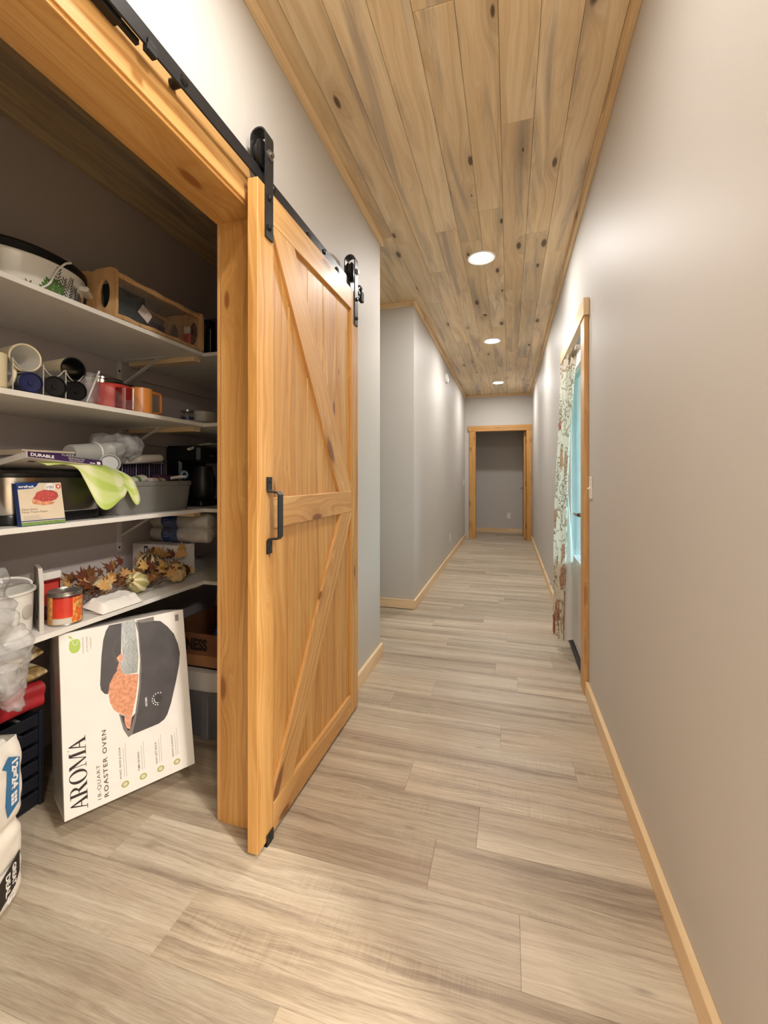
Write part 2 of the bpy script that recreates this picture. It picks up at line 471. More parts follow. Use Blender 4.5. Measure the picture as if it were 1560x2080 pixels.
def floral():
    k = NT('floral'); tc = k.n('TexCoord')
    uv = k.n('Mapping', None, Vector=tc.outputs['UV']); uv.inputs['Scale'].default_value = (3.2, 9.5, 1)
    nz = k.n('TexNoise', None, Vector=uv.outputs[0], Scale=1.7, Detail=2.0)
    wv = k.n('VectorMath', {'operation': 'ADD'}, _0=uv.outputs[0])
    sc_ = k.n('VectorMath', {'operation': 'SCALE'}, _0=nz.outputs['Color']); sc_.inputs['Scale'].default_value = 0.5
    k.t.links.new(sc_.outputs[0], wv.inputs[1])
    vo = k.n('TexVoronoi', {'voronoi_dimensions': '2D'}, Vector=wv.outputs[0], Scale=1.0)
    d = vo.outputs['Distance']
    vc = k.n('SeparateXYZ', None, Vector=vo.outputs['Color']).outputs
    dl = k.n('VectorMath', {'operation': 'SUBTRACT'}, _0=wv.outputs[0], _1=vo.outputs['Position'])
    xy = k.n('SeparateXYZ', None, Vector=dl.outputs[0]).outputs
    ang = k.math('ARCTAN2', xy[1], xy[0])
    pet = k.math('MULTIPLY', k.math('COSINE', k.math('MULTIPLY', ang, 7.0)), 0.09)
    dd = k.math('ADD', d, pet)
    rim = k.math('SUBTRACT', 1.0, k.smooth(k.math('ABSOLUTE', k.math('SUBTRACT', dd, 0.36)), 0.015, 0.05))
    rim2 = k.math('SUBTRACT', 1.0, k.smooth(k.math('ABSOLUTE', k.math('SUBTRACT', dd, 0.2)), 0.01, 0.04))
    fill = k.math('MULTIPLY', k.math('SUBTRACT', 1.0, k.smooth(dd, 0.28, 0.36)), k.math('GREATER_THAN', vc[0], 0.55))
    stem = k.math('SUBTRACT', 1.0, k.smooth(k.math('ABSOLUTE', k.math('SUBTRACT', k.noise(uv.outputs[0], 1.3, 1), 0.5)), 0.008, 0.03))
    col = k.mix(k.math('MULTIPLY', fill, 0.75), s2l((226, 216, 198)), s2l((176, 110, 62)))
    col = k.mix(k.math('MULTIPLY', k.math('MULTIPLY', fill, k.math('GREATER_THAN', vc[1], 0.6)), 0.7), col, s2l((160, 52, 48)))
    col = k.mix(k.math('MULTIPLY', stem, 0.7), col, s2l((128, 116, 82)))
    col = k.mix(k.math('MULTIPLY', k.math('MAXIMUM', rim, rim2), 0.8), col, s2l((118, 78, 50)))
    k.set(k.b, 'Base Color', col); k.b.inputs['Roughness'].default_value = 0.8
    tl = k.n('BsdfTranslucent', None, Color=col); ms = k.n('MixShader', None, Fac=0.25)
    k.t.links.new(k.b.outputs[0], ms.inputs[1]); k.t.links.new(tl.outputs[0], ms.inputs[2]); k.t.links.new(ms.outputs[0], k.out.inputs['Surface'])
floral()
def lining():
    k = NT('lining')
    k.b.inputs['Base Color'].default_value = s2l((226, 222, 214)); k.b.inputs['Roughness'].default_value = 0.85
    tc = k.n('TexCoord'); k.bump(k.noise(tc.outputs['Object'], 300.0, 2), 0.2)
    tl = k.n('BsdfTranslucent', None, Color=s2l((224, 224, 222))); ms = k.n('MixShader', None, Fac=0.4)
    k.t.links.new(k.b.outputs[0], ms.inputs[1]); k.t.links.new(tl.outputs[0], ms.inputs[2]); k.t.links.new(ms.outputs[0], k.out.inputs['Surface'])
lining()
def plaid():
    k = NT('plaid'); tc = k.n('TexCoord'); sp = k.n('SeparateXYZ', None, Vector=tc.outputs['UV']).outputs
    def st(x, n, lo, hi): return k.smooth(k.math('SINE', k.math('MULTIPLY', x, n)), lo, hi)
    a = st(sp[0], 19.0, -0.5, 0.7); b = st(sp[1], 21.0, -0.5, 0.7)
    f = k.math('MULTIPLY', k.math('ADD', a, b), 0.5)
    k.set(k.b, 'Base Color', k.ramp(f, [(0.0, s2l((226, 230, 186))), (0.5, s2l((206, 219, 140))), (1.0, s2l((184, 206, 100)))]))
    k.b.inputs['Roughness'].default_value = 0.9
    k.bump(k.noise(tc.outputs['Object'], 260.0, 2), 0.4)
plaid()
def woven():
    k = NT('woven'); tc = k.n('TexCoord'); sp = k.n('SeparateXYZ', None, Vector=tc.outputs['Object']).outputs
    a = k.math('SINE', k.math('MULTIPLY', sp[1], 900.0)); b = k.math('SINE', k.math('MULTIPLY', sp[2], 900.0))
    h = k.math('MULTIPLY', a, b)
    k.set(k.b, 'Base Color', k.ramp(k.math('ADD', k.math('MULTIPLY', h, 0.5), 0.5), [(0.1, s2l((84, 84, 82))), (0.8, s2l((150, 148, 142)))]))
    k.b.inputs['Roughness'].default_value = 0.6
    k.bump(h, 0.6, 0.001)
woven()
def floral_cloth():
    k = NT('floral_cloth'); tc = k.n('TexCoord')
    n = k.noise(tc.outputs['Object'], 9.0, 3, 0.6, 1.2)
    k.set(k.b, 'Base Color', k.ramp(n, [(0.36, s2l((112, 80, 46))), (0.46, s2l((178, 150, 96))), (0.52, s2l((222, 208, 178))), (0.66, s2l((214, 200, 176))), (0.74, s2l((134, 110, 72)))]))
    k.b.inputs['Roughness'].default_value = 0.85
floral_cloth()
def stripes(name, c1, c2, n):
    k = NT(name); tc = k.n('TexCoord'); sp = k.n('SeparateXYZ', None, Vector=tc.outputs['Object']).outputs
    a = k.math('SINE', k.math('MULTIPLY', k.math('ARCTAN2', sp[1], sp[0]), n))
    nz = k.noise(tc.outputs['Object'], 40.0, 2)
    k.set(k.b, 'Base Color', k.mix(k.smooth(k.math('ADD', a, k.math('SUBTRACT', nz, 0.5)), -0.1, 0.4), s2l(c1), s2l(c2)))
    k.b.inputs['Roughness'].default_value = 0.45
stripes('gourd_striped', (70, 58, 40), (206, 188, 142), 9.0)
stripes('gourd_green', (176, 166, 104), (226, 214, 168), 6.0)

# ------------------------------------------------------------------ the setting
XL, XR, ZC = -0.815, 0.41, 2.74                 # left wall face, right wall face, ceiling underside
YB, YE, YF = -3.4, 8.35, 9.40
KX, KY = 4.4, 0.62                              # kitchen opening off the hall on the right, behind the view
#                   # wall behind the camera, end wall, wall of the far room
Y0, Y1 = 2.69, 3.73                             # side passage on the left
OP0, OP1, OPZ = 0.36, 1.24, 2.035               # pantry opening
PX, PY0, PY1, PZ = -1.945, 0.10, 2.58, 2.62     # pantry back wall, side walls, ceiling
RD0, RD1, RDZ = 2.625, 3.455, 2.045             # outside door opening in the right wall
FD0, FD1, FDZ = -0.618, 0.312, 2.045            # far doorway

floor = struct(MB().box(-2.4, KX + 0.1, YB - 0.1, YF + 0.1, -0.10, -0.012).build('floor', 'subfloor', smooth=False), 'weathered beige vinyl plank floor of hall and pantry')
PW = 0.1785; YS = 0.846; PL = 1.22
joints = {-1: -0.49, 0: -0.846, 1: 0.027, 2: -0.226, 4: -0.377, 6: -0.036, 8: -0.404, 10: -0.079, 11: 0.26, 12: -0.42, 13: -0.017,
          15: -0.199, 17: -0.402, 19: -0.043, 21: -0.413, 24: -0.009, 25: -0.278, 27: 0.065, 29: -0.462, 35: -0.072, 37: -0.464}
tone_at = {(4, 1): 1.12, (4, 0): 0.94, (2, 0): 0.92, (2, 1): 0.94, (1, 0): 1.04, (1, 1): 1.07, (0, 0): 1.02, (0, 1): 0.97, (-1, 0): 0.80, (-1, 1): 1.0,
           (8, 0): 1.06, (8, 1): 0.95, (6, 0): 0.93, (6, 1): 1.06, (15, 0): 0.84, (15, 1): 1.1, (3, 0): 0.9, (5, 0): 0.98}
rf = random.Random(5)
for r in range(-24, 48):
    ya, yb = YS + r * PW, YS + (r + 1) * PW
    if ya > YF: break
    ym = (ya + yb) / 2
    if ym < OP0 - 0.3: lo, hi = XL, KX
    elif ym < KY: lo, hi = PX, KX
    elif ym < PY1: lo, hi = PX, XR
    elif ym < Y1: lo, hi = -1.75, XR
    elif ym < YE - 0.1: lo, hi = XL, XR
    else: lo, hi = -1.3, 1.1
    j = joints.get(r, rf.uniform(-0.75, 0.35))
    cuts = [lo]; q = j
    while q - PL > lo + 0.02: q -= PL
    while q < lo + 0.02: q += PL
    while q < hi - 0.02: cuts.append(q); q += PL
    cuts.append(hi)
    for a, b in zip(cuts[:-1], cuts[1:]):
        w = b - a
        o = MB().box(-w / 2 + 0.0002, w / 2 - 0.0002, -PW / 2 + 0.0002, PW / 2 - 0.0002, -0.012, 0.0, 0.0005).build('floor_plank', 'vinyl_plank', floor, (a + w / 2, ym, 0), smooth=False)
        side = 1 if a >= j - 0.01 else 0
        t = tone_at.get((r, side), rf.uniform(0.88, 1.08))
        h = rf.uniform(-0.015, 0.015)
        o.color = (t * (1 + h), t, t * (1 - h * 1.5), 1)

ceiling = struct(MB().box(-2.4, KX + 0.1, YB - 0.1, YF + 0.1, ZC + 0.013, ZC + 0.09).build('ceiling', 'subfloor', smooth=False), 'knotty pine plank ceiling with pale grey streaks')
CW = 0.139; rc = random.Random(9)
cj = {5: [1.972], 3: [1.41], 4: [2.575, 4.6], 7: [3.18], 1: [3.25, 5.05], 0: [3.82], 6: [2.9]}
for c in range(-9, 9):
    xa = -0.73 + c * CW; xb = xa + CW
    if xa > XR: break
    if xb < XL: lo, hi = Y0 - 0.1, Y1
    else: lo, hi = YB, YE
    if xb < -1.7: continue
    cuts = [lo] + [y for y in cj.get(c, []) if lo < y < hi]
    q = (cuts[-1] if len(cuts) > 1 else lo + rc.uniform(0.4, 2.0)) + rc.uniform(0.9, 1.9)
    if len(cuts) == 1 and hi - lo > 2: cuts.append(lo + rc.uniform(1.0, 2.4)); q = cuts[-1] + rc.uniform(1.2, 2.6)
    while q < hi - 0.4: cuts.append(q); q += rc.uniform(1.3, 2.8)
    cuts.append(hi); cuts.sort()
    for a, b in zip(cuts[:-1], cuts[1:]):
        l = b - a
        o = MB().box(-CW / 2 + 0.0006, CW / 2 - 0.0006, -l / 2 + 0.0005, l / 2 - 0.0005, 0, 0.013, 0.0018).build('ceiling_board', 'ceiling_pine', ceiling, (xa + CW / 2, a + l / 2, ZC), smooth=False)
        t = rc.uniform(0.92, 1.14); h = rc.uniform(-0.02, 0.025)
        o.color = (t * (1 + h), t, t * (1 - h), 1)

# left wall, pierced by the pantry opening and the side passage
w = MB()
w.box(XL - 0.13, XL, YB, OP0 - 0.02, 0, ZC).box(XL - 0.13, XL, OP0 - 0.02, OP1 + 0.02, OPZ + 0.02, ZC).box(XL - 0.13, XL, OP1 + 0.02, Y0, 0, ZC)
struct(w.build('wall_left', 'wall_paint', smooth=False), 'light greige wall with the pantry opening')
w = MB().box(-2.1, XL, Y1, Y1 + 0.13, 0, ZC).box(XL - 0.13, XL, Y1 + 0.13, YE, 0, ZC)
struct(w.build('wall_left_far', 'wall_paint', smooth=False), 'light greige wall past the side passage')
struct(MB().box(-2.1, XL - 0.13, Y0 - 0.10, Y0, 0, ZC).build('wall_passage', 'wall_paint', smooth=False))
struct(MB().box(-1.85, -1.75, Y0, Y1, 0, ZC).build('wall_passage_end', 'wall_paint', smooth=False))
w = MB().box(XR, XR + 0.14, KY, RD0 - 0.02, 0, ZC).box(XR, XR + 0.14, RD0 - 0.02, RD1 + 0.02, RDZ + 0.02, ZC).box(XR, XR + 0.14, RD1 + 0.02, YE, 0, ZC)
struct(w.build('wall_right', 'wall_paint', smooth=False), 'long greige wall with the curtained outside door')
w = MB().box(-1.4, FD0 - 0.02, YE, YE + 0.12, 0, ZC).box(FD0 - 0.02, FD1 + 0.02, YE, YE + 0.12, FDZ + 0.02, ZC).box(FD1 + 0.02, 1.2, YE, YE + 0.12, 0, ZC)
struct(w.build('wall_end', 'wall_paint', smooth=False), 'greige end wall around the far doorway')
w = MB().box(-1.4, 1.2, YF, YF + 0.1, 0, ZC).box(-1.4, -1.3, YE + 0.12, YF, 0, ZC).box(1.1, 1.2, YE + 0.12, YF, 0, ZC)
struct(w.build('wall_far_room', 'wall_paint', smooth=False), 'grey wall of the room beyond the doorway')
struct(MB().box(-1.3, 1.1, YE + 0.12, YF, ZC - 0.02, ZC).build('ceiling_far_room', 'wall_paint', smooth=False))
struct(MB().box(XL - 0.13, KX, YB - 0.1, YB, 0, ZC).build('wall_behind', 'wall_paint', smooth=False))
struct(MB().box(KX, KX + 0.1, YB, KY + 0.14, 0, ZC).build('wall_kitchen_side', 'wall_paint', smooth=False))
struct(MB().box(XR + 0.14, KX, KY, KY + 0.14, 0, ZC).build('wall_kitchen_front', 'wall_paint', smooth=False))
struct(MB().box(XR, KX, YB, KY, ZC, ZC + 0.013).build('ceiling_kitchen', 'ceiling_pine', smooth=False))
w = MB().box(PX - 0.1, PX, PY0 - 0.1, PY1, 0, ZC)
struct(w.build('wall_pantry_back', 'pantry_paint', smooth=False), 'mauve grey pantry wall behind the shelves')
w = MB().box(PX, XL - 0.13, PY0 - 0.1, PY0, 0, ZC)
struct(w.build('wall_pantry_near', 'pantry_paint', smooth=False))
w = MB().box(PX, XL - 0.13, PY1, Y0 - 0.10, 0, ZC)
struct(w.build('wall_pantry_side', 'pantry_paint', smooth=False))
pc = struct(MB().box(PX, XL - 0.13, PY0, PY1, PZ + 0.013, PZ + 0.05).build('ceiling_pantry', 'subfloor', smooth=False), 'wood plank ceiling inside the pantry')
xq = XL - 0.13
while xq > PX + 0.005:
    xa = max(PX, xq - CW); l = PY1 - PY0
    o = MB().box(-(xq - xa) / 2 + 0.0006, (xq - xa) / 2 - 0.0006, -l / 2, l / 2, 0, 0.013, 0.0018).build('ceiling_board', 'ceiling_pine', pc, ((xa + xq) / 2, PY0 + l / 2, PZ), smooth=False)
    t = rc.uniform(0.85, 1.0); o.color = (t, t * 0.98, t * 0.95, 1)
    xq = xa

# baseboards
BH, BT = 0.08, 0.018
def board(name, x0, x1, y0, y1, z0, z1, mat_, label=None, ch=0.0015):
    cx, cy = (x0 + x1) / 2, (y0 + y1) / 2
    o = MB().box(x0 - cx, x1 - cx, y0 - cy, y1 - cy, z0, z1, ch).build(name, mat_, None, (cx, cy, 0), smooth=False)
    return struct(o, label)
board('baseboard_left', XL, XL + BT, OP1 + 0.10, Y0 + BT, 0, BH, 'trim_along', 'pale pine baseboard behind the barn door')
board('baseboard_passage', -1.7, XL, Y0, Y0 + BT, 0, BH, 'trim_across')
board('baseboard_left_far', XL, XL + BT, Y1 - BT, YE, 0, BH, 'trim_along', 'pale pine baseboard along the far left wall')
board('baseboard_passage_far', -1.74, XL, Y1 - BT, Y1, 0, BH, 'trim_across', 'pine baseboard on the wall end facing the camera')
board('baseboard_right', XR - BT, XR, KY, RD0 - 0.125, 0, BH, 'trim_along', 'pale pine baseboard along the near right wall')
board('baseboard_right_far', XR - BT, XR, RD1 + 0.105, YE, 0, BH, 'trim_along', 'pale pine baseboard past the curtained door')
board('baseboard_left_near', XL, XL + BT, YB, OP0 - 0.09, 0, BH, 'trim_along')
board('baseboard_far_room', -1.3, 1.1, YF - BT, YF, 0, 0.09, 'trim_across', 'knotty pine baseboard in the far room')
# ceiling mouldings
CT = 0.042
board('trim_1', XL, XL + 0.02, YB, Y0 + 0.02, ZC - CT, ZC, 'trim_along', 'pine moulding between left wall and ceiling')
board('trim_2', XR - 0.02, XR, KY, YE, ZC - CT, ZC, 'trim_along', 'pine moulding between right wall and ceiling')
board('trim_3', XL, XL + 0.02, Y1 - 0.02, YE, ZC - CT, ZC, 'trim_along', 'pine moulding along the far left wall')
board('trim_4', -1.74, XL, Y1 - 0.02, Y1, ZC - CT, ZC, 'trim_across', 'pine moulding over the wall end')
board('trim_5', XL + 0.02, XR - 0.02, YE - 0.02, YE, ZC - CT, ZC, 'trim_across', 'pine moulding over the far doorway')

# pantry opening: jambs, soffit, casing and the header board behind the track
JX0, JX1 = -0.942, XL
def jamb(y0, y1, nm):
    o = struct(MB().box(0, 0.142, 0, y1 - y0, 0, OPZ + 0.02, 0.001).build(nm, 'pine_jamb', None, (-0.942, y0, 0), smooth=False))
    return o
jamb(OP1, OP1 + 0.02, 'trim_6')['label'] = 'orange pine jamb of the pantry opening'
jamb(OP0 - 0.02, OP0, 'trim_7')
board('trim_8', -0.96, -0.942, OP1 + 0.004, OP1 + 0.085, 0, OPZ + 0.085, 'trim_upright', 'pine casing on the pantry side of the jamb')
board('trim_9', -0.942, -0.802, OP0, OP1, OPZ, OPZ + 0.02, 'pine_soffit', 'knotty pine soffit of the pantry opening')
board('trim_10', -0.96, -0.942, OP0 - 0.08, OP1 + 0.004, OPZ + 0.003, OPZ + 0.085, 'pine_soffit')
board('trim_11', XL, XL + 0.019, OP0 - 0.12, OP1 - 0.045, OPZ + 0.01, OPZ + 0.132, 'pine_rail', 'pine header board above the pantry opening')
board('trim_12', XL, XL + 0.016, OP1 + 0.005, OP1 + 0.09, 0, OPZ + 0.005, 'pine_upright')
board('trim_13', XL, XL + 0.016, OP0 - 0.09, OP0 - 0.005, 0, OPZ + 0.005, 'pine_upright')

# far doorway casing and open door
def casing(n, x0, x1, y0, y1, z0, z1, mt, lb=None): return board('trim_%d' % n, x0, x1, y0, y1, z0, z1, mt, lb)
wood('pine_far', PINE, 2, 0, knot=0.6, kscale=4.5, ksize=0.12, kcol=(128, 78, 34), rough=0.42)
casing(14, FD0 - 0.115, FD0 + 0.0, YE - 0.02, YE, 0, FDZ, 'pine_far', 'left pine casing of the far doorway')
casing(15, FD1 - 0.0, FD1 + 0.095, YE - 0.02, YE, 0, FDZ, 'pine_far', 'right knotty pine casing of the far doorway')
casing(16, FD0 - 0.14, FD1 + 0.097, YE - 0.026, YE, FDZ, FDZ + 0.105, 'pine_cross', 'pine head casing of the far doorway')
casing(17, FD0 - 0.02, FD0 + 0.004, YE - 0.002, YE + 0.125, 0, FDZ + 0.02, 'pine_far')
casing(18, FD1 - 0.004, FD1 + 0.02, YE - 0.002, YE + 0.125, 0, FDZ + 0.02, 'pine_far')
casing(19, FD0, FD1, YE - 0.002, YE + 0.125, FDZ, FDZ + 0.02, 'pine_cross')
d2 = struct(MB().box(-0.036, 0, 0, 0.80, 0.01, FDZ - 0.005, 0.002).build('door_1', 'pine_upright', None, (FD1 - 0.008, YE + 0.13, 0), smooth=False), 'knotty pine door standing open into the far room')
lv = MB().lathe([(0.027, 0), (0.027, 0.008), (0.012, 0.012), (0.011, 0.04)], 14, T(-0.036, 0.72, 0.95) @ RY(-90))
lv.tube([(-0.075, 0.72, 0.95), (-0.08, 0.70, 0.951), (-0.08, 0.61, 0.953)], 0.008, 8)
lv.build('door_handle', 'nickel', d2)
for hz in (0.25, 1.05, 1.85):
    MB().box(-0.006, 0.004, -0.006, 0.004, hz - 0.045, hz + 0.045, 0.001).build('hinge', 'dark_steel', d2)

# outside door on the right: casing, jamb, glazed slab
board('trim_20', XR - 0.022, XR, RD0 - 0.115, RD0 + 0.004, 0, RDZ - 0.002, 'trim_upright', 'near pine casing of the curtained door')
board('trim_21', XR - 0.022, XR, RD1 - 0.004, RD1 + 0.1, 0, RDZ - 0.002, 'trim_upright', 'far pine casing of the curtained door')
board('trim_22', XR - 0.028, XR, RD0 - 0.135, RD1 + 0.12, RDZ - 0.002, RDZ + 0.09, 'trim_along', 'pine head casing of the curtained door')
j = MB().box(XR - 0.004, XR + 0.14, RD0 - 0.02, RD0, 0, RDZ).box(XR - 0.004, XR + 0.14, RD1, RD1 + 0.02, 0, RDZ).box(XR - 0.004, XR + 0.14, RD0 - 0.02, RD1 + 0.02, RDZ, RDZ + 0.02)
struct(j.build('trim_23', 'door_white', smooth=False), 'white jamb around the outside door')
struct(MB().box(XR - 0.002, XR + 0.15, RD0, RD1, 0.0, 0.022, 0.004).build('trim_24', 'dark_steel', smooth=False), 'dark threshold under the outside door')
DX = XR + 0.022
od = struct(MB().box(0, 0.044, RD0 + 0.003, RD0 + 0.12, 0.03, RDZ - 0.004).box(0, 0.044, RD1 - 0.12, RD1 - 0.003, 0.03, RDZ - 0.004)
            .box(0, 0.044, RD0 + 0.12, RD1 - 0.12, 0.03, 0.62).box(0, 0.044, RD0 + 0.12, RD1 - 0.12, RDZ - 0.16, RDZ - 0.004)
            .build('door_2', 'door_white', None, (DX, 0, 0), smooth=False), 'white outside door with a tall glass pane')
MB().box(0.018, 0.026, RD0 + 0.115, RD1 - 0.115, 0.615, RDZ - 0.155).build('pane', 'pane', od, smooth=False)
fr = MB()
for (a, b, c_, d_) in ((RD0 + 0.105, RD0 + 0.135, 0.605, RDZ - 0.145), (RD1 - 0.135, RD1 - 0.105, 0.605, RDZ - 0.145)): fr.box(-0.008, 0.0, a, b, c_, d_, 0.003)
for (c_, d_) in ((0.605, 0.635), (RDZ - 0.175, RDZ - 0.145)): fr.box(-0.008, 0.0, RD0 + 0.135, RD1 - 0.135, c_, d_, 0.003)
fr.build('glazing_frame', 'door_white', od, smooth=False)
h = MB().lathe([(0.03, 0), (0.03, 0.008), (0.013, 0.012), (0.012, 0.045)], 16, T(-0.0, RD0 + 0.065, 0.955) @ RY(-90))
h.tube([(-0.045, RD0 + 0.065, 0.955), (-0.05, RD0 + 0.085, 0.955), (-0.052, RD0 + 0.19, 0.953)], [0.011, 0.011, 0.007], 8)
h.build('door_handle', 'nickel', od)
h = MB().lathe([(0.028, 0), (0.028, 0.01), (0.02, 0.014)], 16, T(0, RD0 + 0.065, 1.085) @ RY(-90)).box(-0.034, -0.014, RD0 + 0.061, RD0 + 0.069, 1.07, 1.10, 0.001)
h.build('deadbolt', 'dark_steel', od)
struct(MB().box(XR + 0.14, 30, -30, 40, -0.35, -0.15).build('ground_lawn', 'grass', smooth=False), 'lawn outside the glazed door')

# ------------------------------------------------------------------ recessed lamps
lamp_names = ['nearest recessed ceiling light in view, above the barn door end', 'second recessed ceiling light down the hall', 'farthest recessed ceiling light, close to the far doorway',
              'recessed ceiling light over the pantry opening', 'recessed ceiling light behind the viewer',
              'kitchen recessed light nearest the hall', 'unseen kitchen light by the back wall, added for fill', 'unseen kitchen light farthest from the hall, added for fill']
for i, ((x, y), _) in enumerate(LAMPS):
    t = thing('recessed_light', lamp_names[i], 'ceiling light', (x, y, ZC), group='recessed hall lights')
    q_ = 2.0 if i >= 5 else 1.0                        # unseen kitchen lights, widened to soften their shadow edges
    MB().lathe([(0.099, 0.0), (0.099, -0.004), (0.092, -0.008), (0.076, -0.006), (0.072, 0.004)], 40, sx=q_, sy=q_).build('trim_ring', 'white_plastic', t)
    MB().lathe([(0.073, -0.001), (0.073, -0.003), (0.0, -0.004)], 40, sx=q_, sy=q_).build('lens', 'lamp_lens_%d' % i, t, label='glowing round lens')

# ------------------------------------------------------------------ barn door
BX = -0.741
bd = thing('barn_door', 'orange pine sliding barn door with Z braces and black handle', 'door', (BX, 1.15, 0.0))
B0, B1, BZ0, BZ1 = 0.0, 0.909, 0.012, 2.10          # along Y from the near edge
SW = 0.094
def brd(name, y0, y1, z0, z1, x0, x1, mt, ch=0.0018):
    cy, cz = (y0 + y1) / 2, (z0 + z1) / 2
    return MB().box(x0, x1, y0 - cy, y1 - cy, z0 - cz, z1 - cz, ch).build(name, mt, bd, (0, cy, cz), smooth=False)
edges = [0.072, 0.217, 0.362, 0.507, 0.652, 0.797, 0.86]
for a, b in zip(edges[:-1], edges[1:]):
    brd('door_plank', a + 0.0006, b - 0.0006, 0.06, 2.05, -0.030, -0.0125, 'pine_upright', 0.0035)
brd('stile', B0, SW, BZ0, BZ1, -0.036, 0, 'pine_upright')
brd('stile', B1 - SW, B1, BZ0, BZ1, -0.036, 0, 'pine_upright')
brd('rail', SW, B1 - SW, 2.0, BZ1, -0.036, 0, 'pine_rail')
brd('rail', SW, B1 - SW, BZ0, 0.108, -0.036, 0, 'pine_rail')
brd('rail', SW, B1 - SW, 1.006, 1.107, -0.020, 0, 'pine_rail')
YZ = Matrix(((0, 0, 1, 0), (1, 0, 0, 0), (0, 1, 0, 0), (0, 0, 0, 1)))    # (y, z, x) -> world axes
def brace(poly, dy, dz):
    cx = sum(p[0] for p in poly) / len(poly); cz = sum(p[1] for p in poly) / len(poly)
    # turn so that the grain runs along the brace
    a = math.atan2(dz, dy)
    al = math.pi / 2 - a
    ca, sa = math.cos(al), math.sin(al)
    loc = [((p[0] - cx) * ca - (p[1] - cz) * sa, (p[0] - cx) * sa + (p[1] - cz) * ca) for p in poly]
    o = MB().prism(loc, -0.022, -0.001, YZ).build('brace', 'pine_brace', bd, (0, cx, cz), smooth=False)
    o.rotation_euler = (-al, 0, 0)
o1 = 1.15
brace([(1.244 - o1, 1.975), (1.813 - o1, 1.107), (1.965 - o1, 1.107), (1.965 - o1, 1.130), (1.388 - o1, 2.0), (1.244 - o1, 2.0)], -0.569, 0.868)
brace([(1.372 - o1, 0.108), (1.965 - o1, 0.985), (1.965 - o1, 1.006), (1.832 - o1, 1.006), (1.244 - o1, 0.140), (1.244 - o1, 0.108)], 0.593, 0.877)
# pull handle
hd = MB()
pts = [(0.001, 0.061, 0.932), (0.0045, 0.061, 0.972), (0.010, 0.061, 0.977), (0.036, 0.061, 0.980), (0.042, 0.061, 0.988), (0.042, 0.061, 1.118), (0.036, 0.061, 1.126), (0.010, 0.061, 1.129), (0.0045, 0.061, 1.134), (0.001, 0.061, 1.173)]
def strap(mb, pts, w, th, m=None):
    P = [Vector(p) for p in pts]; vs = []; fs = []
    for i, p in enumerate(P):
        t = (P[min(i + 1, len(P) - 1)] - P[max(i - 1, 0)]).normalized()
        nrm = Vector((0, 1, 0)).cross(t).normalized()
        for sy, sn in ((-1, 1), (1, 1), (1, -1), (-1, -1)):
            vs.append(p + Vector((0, sy * w / 2, 0)) + nrm * sn * th / 2)
    for i in range(len(P) - 1):
        for k in range(4):
            fs.append((i * 4 + k, i * 4 + (k + 1) % 4, (i + 1) * 4 + (k + 1) % 4, (i + 1) * 4 + k))
    fs += [(3, 2, 1, 0), tuple((len(P) - 1) * 4 + k for k in range(4))]
    mb.add(vs, fs, m)
strap(hd, [(0.004, 0.061, 0.930), (0.004, 0.061, 0.970), (0.008, 0.061, 0.977), (0.038, 0.061, 0.979), (0.0435, 0.061, 0.986), (0.0435, 0.061, 1.119), (0.038, 0.061, 1.126), (0.008, 0.061, 1.128), (0.004, 0.061, 1.135), (0.004, 0.061, 1.175)], 0.027, 0.005)
ho = hd.build('pull_handle', 'black_metal', bd, smooth=False, label='black flat-bar pull handle')
for z in (0.946, 1.159):
    MB().lathe([(0.005, 0.0), (0.0045, 0.002), (0.0, 0.003)], 10, T(0.0062, 0.061, z) @ RY(90)).build('screw', 'dark_steel', ho)
# hangers: strap over a grooved wheel
for yy in (0.060, 0.870):
    hm = MB()
    arc = [(-0.0225 + 0.0265 * math.cos(a), yy, 2.258 + 0.0265 * math.sin(a)) for a in [i * PI / 8 for i in range(9)]]
    strap(hm, [(0.0035, yy, 1.936), (0.0035, yy, 2.10)] + [(0.004, yy, 2.2)] + arc + [(-0.049, yy, 2.20)], 0.044, 0.005)
    ho = hm.build('hanger_strap', 'black_metal', bd, smooth=True, angle=30, label='black steel hanger strap')
    for z in (1.972, 2.066):
        MB().lathe([(0.011, 0), (0.011, 0.003), (0.008, 0.008), (0.0, 0.009)], 6, T(0.006, yy, z) @ RY(90)).build('bolt', 'dark_steel', ho, smooth=False)
    wh = MB().lathe([(0.0, -0.013), (0.043, -0.013), (0.047, -0.011), (0.047, -0.008), (0.039, -0.004), (0.039, 0.004), (0.047, 0.008), (0.047, 0.011), (0.043, 0.013), (0.0, 0.013)], 32, T(-0.0225, yy, 2.204) @ RY(90))
    wo = wh.build('wheel', 'black_plastic', bd, label='black grooved roller wheel')
    MB().lathe([(0.016, 0), (0.016, 0.004), (0.009, 0.006), (0.009, 0.012), (0.0, 0.013)], 18, T(0.006, yy, 2.204) @ RY(90)).build('axle_cap', 'nickel', ho)

